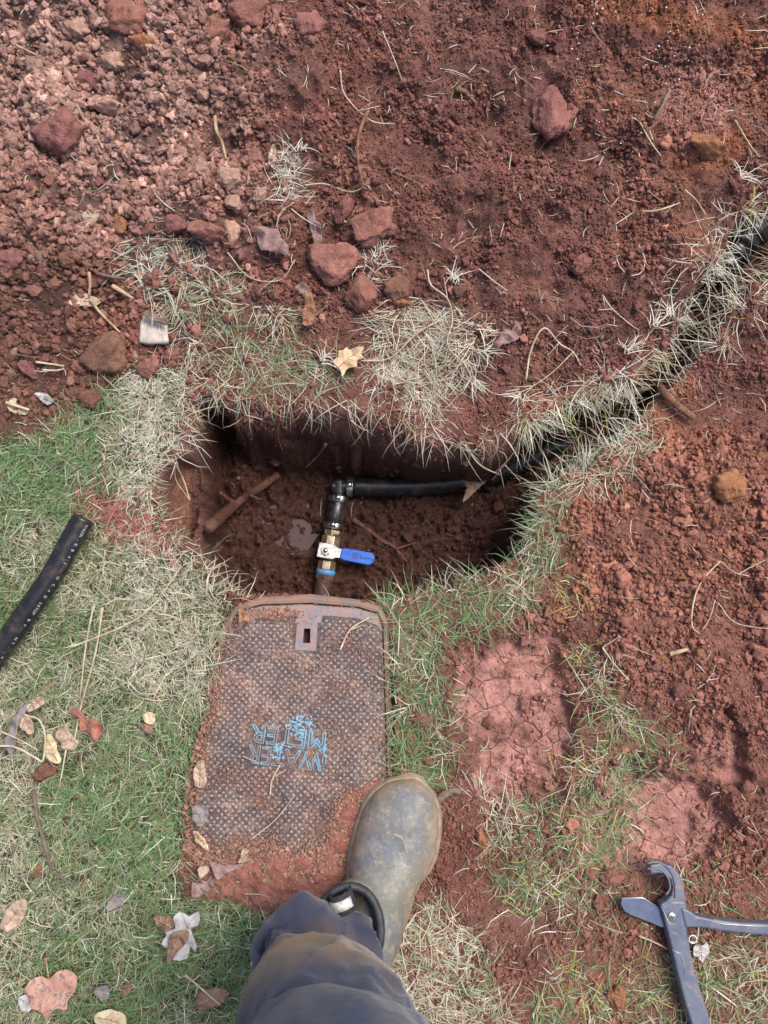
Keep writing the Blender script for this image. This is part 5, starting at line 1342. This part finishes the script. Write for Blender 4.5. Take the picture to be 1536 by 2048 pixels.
# ------------------------------------------------------------------ roots, twigs and dry stalks
def stick(name, label, cat, paths, rpx, mat, lift=.006, n=8, jit=.06, zs=None, group=None):
    """first path is the main stem, the others its side shoots"""
    parts = []
    for i, pl in enumerate(paths):
        rr = rpx[i] if isinstance(rpx, (list, tuple)) else rpx*(1 if i == 0 else .6)
        if zs is not None and i == 0: pts = [P(u, v, z) for (u, v), z in zip(pl, zs)]
        else: pts = [hit(u, v, lift) for u, v in pl]
        seg = max(8, len(pl)*5); rw = rr/FPX*(CAMH-pts[0].z)
        v, f, _ = tube_vf(smooth_path(pts, seg), np.linspace(rw, rw*.65, seg), n, jit); parts.append((v, f))
    v, f = join(parts); o = mesh_obj(name, v, f, mat); return tag(o, label, cat, group)
stick('root_stub', 'thick cut root stub pointing down from the far pit wall', 'root', [[(716,850),(715,890),(712,932)]], 17, M_WETROOT, zs=[-.05,-.10,-.165], n=14, jit=.09)
m_end = varmat('cut_root_face', (.36, .22, .14), (.22, .12, .08), 120, .8, .3)
stick('root', 'long root hanging down the left wall of the pit', 'root', [[(400,890),(385,950),(388,1020),(382,1095)]], 5.5, M_ROOT, zs=[-.08,-.10,-.13,-.15])
stick('root', 'thick hairy muddy root lying across the left of the pit floor', 'root', [[(415,1055),(470,1010),(520,975),(556,950)], [(470,1010),(440,985)], [(500,990),(520,1000)]], [13, 6, 4], M_WETROOT, .020, 12, .14)
stick('root', 'bent shiny root on the pit floor right of the blue lever', 'root', [[(705,1038),(740,1062),(765,1082),(785,1092),(816,1126)], [(790,1098),(830,1085),(838,1070)]], [5.5, 2.2], M_WETROOT, .006)
stick('root', 'short thin root sticking out of the far pit wall', 'root', [[(652,888),(635,912),(612,934)]], 3.5, M_ROOT, .008)
stick('root', 'thick forked pinkish root on the soil by the trench', 'root', [[(1312,764),(1328,785),(1352,808),(1388,836)], [(1328,785),(1310,798)], [(1350,800),(1380,798),(1410,815)], [(1322,778),(1308,762)]], [9, 5, 1.6, 4], M_ROOT, .014, 10, .1)
stick('root', 'dark smooth root crossing the trench under the dry grass', 'root', [[(1215,800),(1262,785),(1300,775)], [(1288,775),(1290,748)]], [8, 5], M_DTWIG, zs=[-.03,-.015,-.01])
stick('root', 'thin pale rootlet dangling down the far pit wall left of the root stub', 'root', [[(560,835),(556,870),(566,905)]], 1.6, M_ROOT, .008)
stick('root', 'forked rootlet dangling down the far pit wall near its left corner', 'root', [[(470,825),(478,860),(470,890)], [(478,860),(492,885)]], 1.8, M_ROOT, .008)
stick('root', 'fine rootlet on the far pit wall right of the root stub', 'root', [[(790,860),(782,890),(796,925)]], 1.5, M_ROOT, .008)
stick('root', 'pair of pale curved roots inside the trench mouth', 'root', [[(1150,880),(1172,905),(1180,935)], [(1165,890),(1195,915),(1200,930)]], [5, 4], M_ROOT, .012)
stick('twig', 'tan jointed twig lying in the upper left heap', 'twig', [[(152,208),(166,235),(186,256),(206,297)], [(180,250),(168,243)]], [4, 3], M_TWIG, .012)
stick('twig', 'crooked tan twig in the middle of the upper left heap', 'twig', [[(430,233),(433,262),(444,285),(452,318)]], 4, M_TWIG, .012)
stick('twig', 'long reddish bare twig leaning above the clay lumps', 'twig', [[(737,220),(722,255),(715,290),(718,335),(728,370),(738,358)]], 4.2, M_ROOT, .018)
stick('twig', 'pale straw stub near the left top corner', 'twig', [[(30,90),(52,100),(78,113)]], 3.4, M_TWIG, .014)
stick('twig', 'thin brown twig beside the light tan jagged clod', 'twig', [[(255,108),(270,122),(288,142)]], 3, M_ROOT, .014)
stick('root', 'knobbly orange root piece right of the top centre', 'root', [[(912,178),(930,184),(940,195),(952,207)]], 6, M_ROOT, .010)
stick('twig', 'grey brown twig near the white flecks at the upper right', 'twig', [[(1336,188),(1325,212),(1308,240)]], 5, M_DTWIG, .012)
stick('twig', 'pale yellow straw stalk at the right above the orange soil', 'twig', [[(1283,423),(1315,421),(1360,406)]], 2.4, M_STRAW, .010)
stick('twig', 'short orange wood splinter left of the bleached turf', 'twig', [[(225,572),(245,584),(266,597)]], 5, M_TWIG, .014)
stick('twig', 'grey bark strip above the orange wood splinter', 'twig', [[(200,549),(225,554),(250,557)]], 4, M_DTWIG, .014)
stick('twig', 'upright pinkish twig in the tangle left of the bleached turf', 'twig', [[(178,545),(180,568),(178,592)], [(180,598),(200,625),(240,665)]], [4, 3.6], M_TWIG, .014)
stick('twig', 'pair of pale straws lying across the dark soil at the left', 'straw', [[(72,724),(100,728),(128,732)], [(85,740),(110,741),(128,738)]], [2.4, 2.4], M_STRAW, .012)
stick('twig', 'cream stalk at the left soil edge above the lawn', 'twig', [[(12,805),(34,812),(58,820)]], 4, M_STRAW, .014)
stick('twig', 'dark slender twig lying in the left lawn', 'twig', [[(66,1580),(76,1640),(90,1690),(102,1742)], [(102,1742),(130,1760),(150,1772)]], [4, 2.4], M_DTWIG, .022)
stick('twig', 'dark curled root beside the boot toe', 'root', [[(868,1610),(885,1592),(905,1582),(922,1584)]], 9, M_DTWIG, .012)
stick('twig', 'pale brown stick piece on the soil right of centre', 'twig', [[(1340,1308),(1356,1304),(1376,1298)]], 5, M_TWIG, .010)
stick('twig', 'small dark bark stick at the upper right footprint rim', 'twig', [[(1080,600),(1088,585)]], 3, M_DTWIG, .010)
STK = [
 ('long straight straw stalk running down the left lawn', [[(188,1208),(172,1290),(160,1395)]], 2), ('second long straw stalk just right of the first in the left lawn', [[(205,1215),(192,1300),(166,1400)]], 2),
 ('long curved straw reaching up to the lid corner from the left lawn', [[(140,1295),(210,1268),(270,1240),(318,1200)]], 2.2), ('tall straw stalk standing over the rusty red leaf', [[(176,1360),(160,1420),(145,1490),(120,1500)]], 2),
 ('looping pale vine stem at the left lawn edge', [[(-10,1492),(30,1494),(70,1515),(86,1520),(90,1470),(78,1440),(58,1432)], [(0,1462),(40,1480),(75,1500)]], 2.4),
 ('pale thin stem below the dark clod in the lawn', [[(132,1500),(125,1540),(118,1575)]], 1.6),
 ('branching white straw arching over the soil above the trench', [[(1052,760),(1062,700),(1088,656),(1120,688),(1146,704),(1162,732)], [(1146,704),(1110,740),(1070,770),(1040,785)], [(1120,684),(1094,712)], [(1070,768),(1048,790)], [(1064,772),(1030,774)]], 2),
 ('forked pale stem branching over the right edge of the dead turf', [[(855,540),(862,570),(895,598),(905,640),(895,690),(930,730),(945,760)], [(895,598),(888,555)], [(905,640),(965,655)], [(895,690),(960,700)], [(905,660),(960,625)]], 2),
 ('long stem lying across the dead turf towards the maple leaf', [[(720,722),(780,716),(830,670),(880,640)], [(880,640),(790,640),(740,628)]], 1.8),
 ('large looping pale straw on the right hand heap', [[(1440,1122),(1405,1160),(1388,1200),(1384,1250),(1400,1268)], [(1440,1122),(1470,1145),(1498,1152)], [(1430,1200),(1420,1235),(1405,1260)], [(1436,1205),(1470,1245),(1536,1258)], [(1475,1150),(1500,1135),(1530,1120)]], 2),
 ('thin root stem left of the large looping straw', [[(1205,1295),(1230,1330),(1258,1360)], [(1205,1295),(1240,1272)]], 1.8),
 ('curved pale hair root right of the soil centre', [[(1277,490),(1290,520),(1282,545),(1262,552)], [(1285,520),(1300,535)]], 1.6),
 ('forked straw on the upper right soil', [[(1280,245),(1302,285),(1322,312)], [(1280,245),(1268,235)]], 1.8), ('thin kinked straw left of the small squared clod', [[(958,538),(985,560),(1015,582)]], 1.6),
 ('zigzag straw on the open soil above the trench', [[(1205,590),(1225,618),(1262,650),(1278,660)], [(1225,618),(1196,620)]], 1.6), ('long fine root hanging at the right trench side', [[(1370,380),(1392,400),(1412,430)]], 1.6),
 ('pale straw by the black drain pipe', [[(1470,240),(1500,290),(1520,315)]], 1.8), ('fine straw running down right of the top centre', [[(765,62),(785,110),(805,162)]], 1.6),
 ('pale kinked straw left of the upper centre', [[(680,140),(690,190),(740,240),(790,248)], [(715,222),(760,212)]], 1.8), ('bent straw lying below the white grass tuft', [[(610,370),(650,368),(700,384),(735,370)], [(640,372),(610,410)]], 1.8),
 ('fine straw crossing above the bleached turf', [[(455,505),(500,555),(560,560),(590,520)]], 1.4), ('straight straw over the meter lid below the words', [[(540,1590),(544,1560),(560,1530)], [(545,1555),(572,1540)], [(485,1512),(520,1528)]], 1.8),
 ('thin reddish stalk lying across the lower lid', [[(500,1680),(550,1640),(590,1590)]], 1.2), ('white straw on the lid near the key hole', [[(680,1300),(700,1260),(738,1235)], [(700,1260),(725,1250)]], 2),
 ('dry stalk lying on the boot toe', [[(788,1668),(805,1678),(815,1705)]], 1.2), ('pale yellow stalk in the grass below the cutter blade', [[(1278,1872),(1310,1885),(1335,1898)]], 2),
 ('long thin straw by the trouser leg in the left grass', [[(370,1950),(400,1975),(440,2010)], [(380,1960),(372,1985)], [(395,1972),(390,1995)], [(385,1962),(400,1950)]], 2),
 ('pale fan of straw at the pit edge below the left ledge', [[(412,1190),(418,1150),(440,1128),(458,1134)], [(440,1128),(435,1150)], [(478,1138),(462,1165),(448,1200)], [(480,1150),(476,1190)]], 2.4),
 ('bare pale straws leaning over the left pit wall', [[(345,920),(365,955),(380,1000)], [(350,925),(352,960),(378,998)], [(352,925),(340,960)]], 2),
 ('forked straws hanging above the pipe elbow', [[(930,890),(960,930),(1000,950)], [(1048,870),(1020,915),(990,945)], [(1020,915),(985,960)], [(1010,930),(1040,962)], [(1000,940),(1008,975)]], 2),
]
for lab, paths, r_ in STK:
    lf = .032 if ('lawn' in lab or 'left grass' in lab or 'pit edge' in lab or 'leaning' in lab) else .010
    if 'boot toe' in lab: lf = .075
    if 'lid' in lab and 'lawn' not in lab: lf = .032
    zs = None
    if 'hanging above' in lab: lf = .19
    stick('straw_stalk', lab, 'straw', paths, r_, M_STRAW, lf, 6, .05)

# feathery tips at the end of the larger straws
def sprays():
    base = [(1040,785,-2.3),(945,760,-1.2),(962,655,-.2),(960,700,-.3),(600,300,1.2),(640,720,.6),(1255,700,.9),(905,560,.9),(1480,350,.7),(1390,600,.6),(1310,650,.7),(1340,630,2.2),(1440,560,2.4)]
    pts = []; az = []
    for u, v, a in base:
        p = hit(u, v, .012); k = 14
        for _ in range(k): pts.append(tuple(p+Vector((random.gauss(0, .004), random.gauss(0, .004), 0)))); az.append(a+random.gauss(0, .5))
    n = len(pts)
    blades('dry_grass_sprays', np.array(pts), np.array(az), rng.uniform(.02, .045, n), rng.uniform(.001, .0017, n), rng.uniform(0, .6, n), rng.uniform(.0, .8, n),
           np.where((rng.random(n) < .6)[:, None], PALE, STRAW)*rng.uniform(.8, 1.1, (n, 1)), 'stiff fans of bleached grass tips along the pit and trench rims', hang=np.full(n, .03), cat='grass')
sprays()
def rim_strands():
    pr = np.array(PIT, float); pts = []; az = []
    n = 0
    for i in range(len(PIT)):
        a, b_ = pr[i], pr[(i+1) % len(pr)]; ln = np.hypot(*(b_-a)); k = int(ln*.27)
        mid_ = (a+b_)/2
        if 480 < mid_[0] < 765 and mid_[1] > 1150: continue
        nrm = np.array([-(b_-a)[1], (b_-a)[0]])/max(ln, 1)
        if sdf(PIT, mid_[0:1]+nrm[0]*6, mid_[1:2]+nrm[1]*6)[0] < 0: nrm = -nrm
        if mid_[1] > 1000: k = int(k*.5)
        x0, y0 = unproj(*mid_); x1, y1 = unproj(*(mid_+nrm*10)); az0 = math.atan2(y1-y0, x1-x0)
        c_ = None
        for q in range(k):
            if c_ is None or random.random() < .25: c_ = a+(b_-a)*random.random(); ca_ = az0+random.gauss(0, .5)
            p2 = c_-nrm*random.uniform(2, 14)+np.array([random.gauss(0, 4), random.gauss(0, 4)])
            x, y = unproj(p2[0], p2[1]); z_ = float(Hs(x, y))
            if z_ < -.03: continue
            pts.append((float(x), float(y), z_+.004)); az.append(ca_+random.gauss(0, .6))
    n = len(pts); col = np.where((rng.random(n) < .5)[:, None], STRAW, np.where((rng.random(n) < .5)[:, None], PALE, TAN))*rng.uniform(.6, 1.05, (n, 1))
    blades('dry_grass_strands', np.array(pts), np.array(az), rng.uniform(.02, .08, n), rng.uniform(.0006, .0012, n), rng.uniform(-.2, .7, n), rng.uniform(.3, 2.4, n), col,
           'thin dead strands hanging from the turf edge into the pit', hang=np.full(n, .10), cat='grass', twist=rng.normal(0, 1.2, n))
rim_strands()

# tiny white flecks scattered on the soil, upper right
def flecks():
    m, nt, b = newmat('white_fleck'); b.inputs['Base Color'].default_value = (.8, .82, .84, 1); b.inputs['Roughness'].default_value = .15
    bm = bmesh.new()
    for k in range(70):
        if k < 34: u, v = random.gauss(1350, 40), random.gauss(130, 45)
        elif k < 50: u, v = random.gauss(1240, 80), random.gauss(20, 20)
        elif k < 60: u, v = random.uniform(1060, 1180), random.uniform(60, 130)
        else: u, v = random.uniform(1190, 1290), random.uniform(230, 400)
        p = hit(u, v, .003); bmesh.ops.create_icosphere(bm, subdivisions=1, radius=random.uniform(.0007, .0017), matrix=Matrix.Translation(p))
    me = bpy.data.meshes.new('white_flecks'); bm.to_mesh(me); bm.free(); me.materials.append(m)
    o = bpy.data.objects.new('white_flecks', me); COL.objects.link(o); tag(o, 'sprinkle of tiny white flecks on the soil at the upper right', 'flecks', kind='stuff')
flecks()
print('objects', len(C.objects))
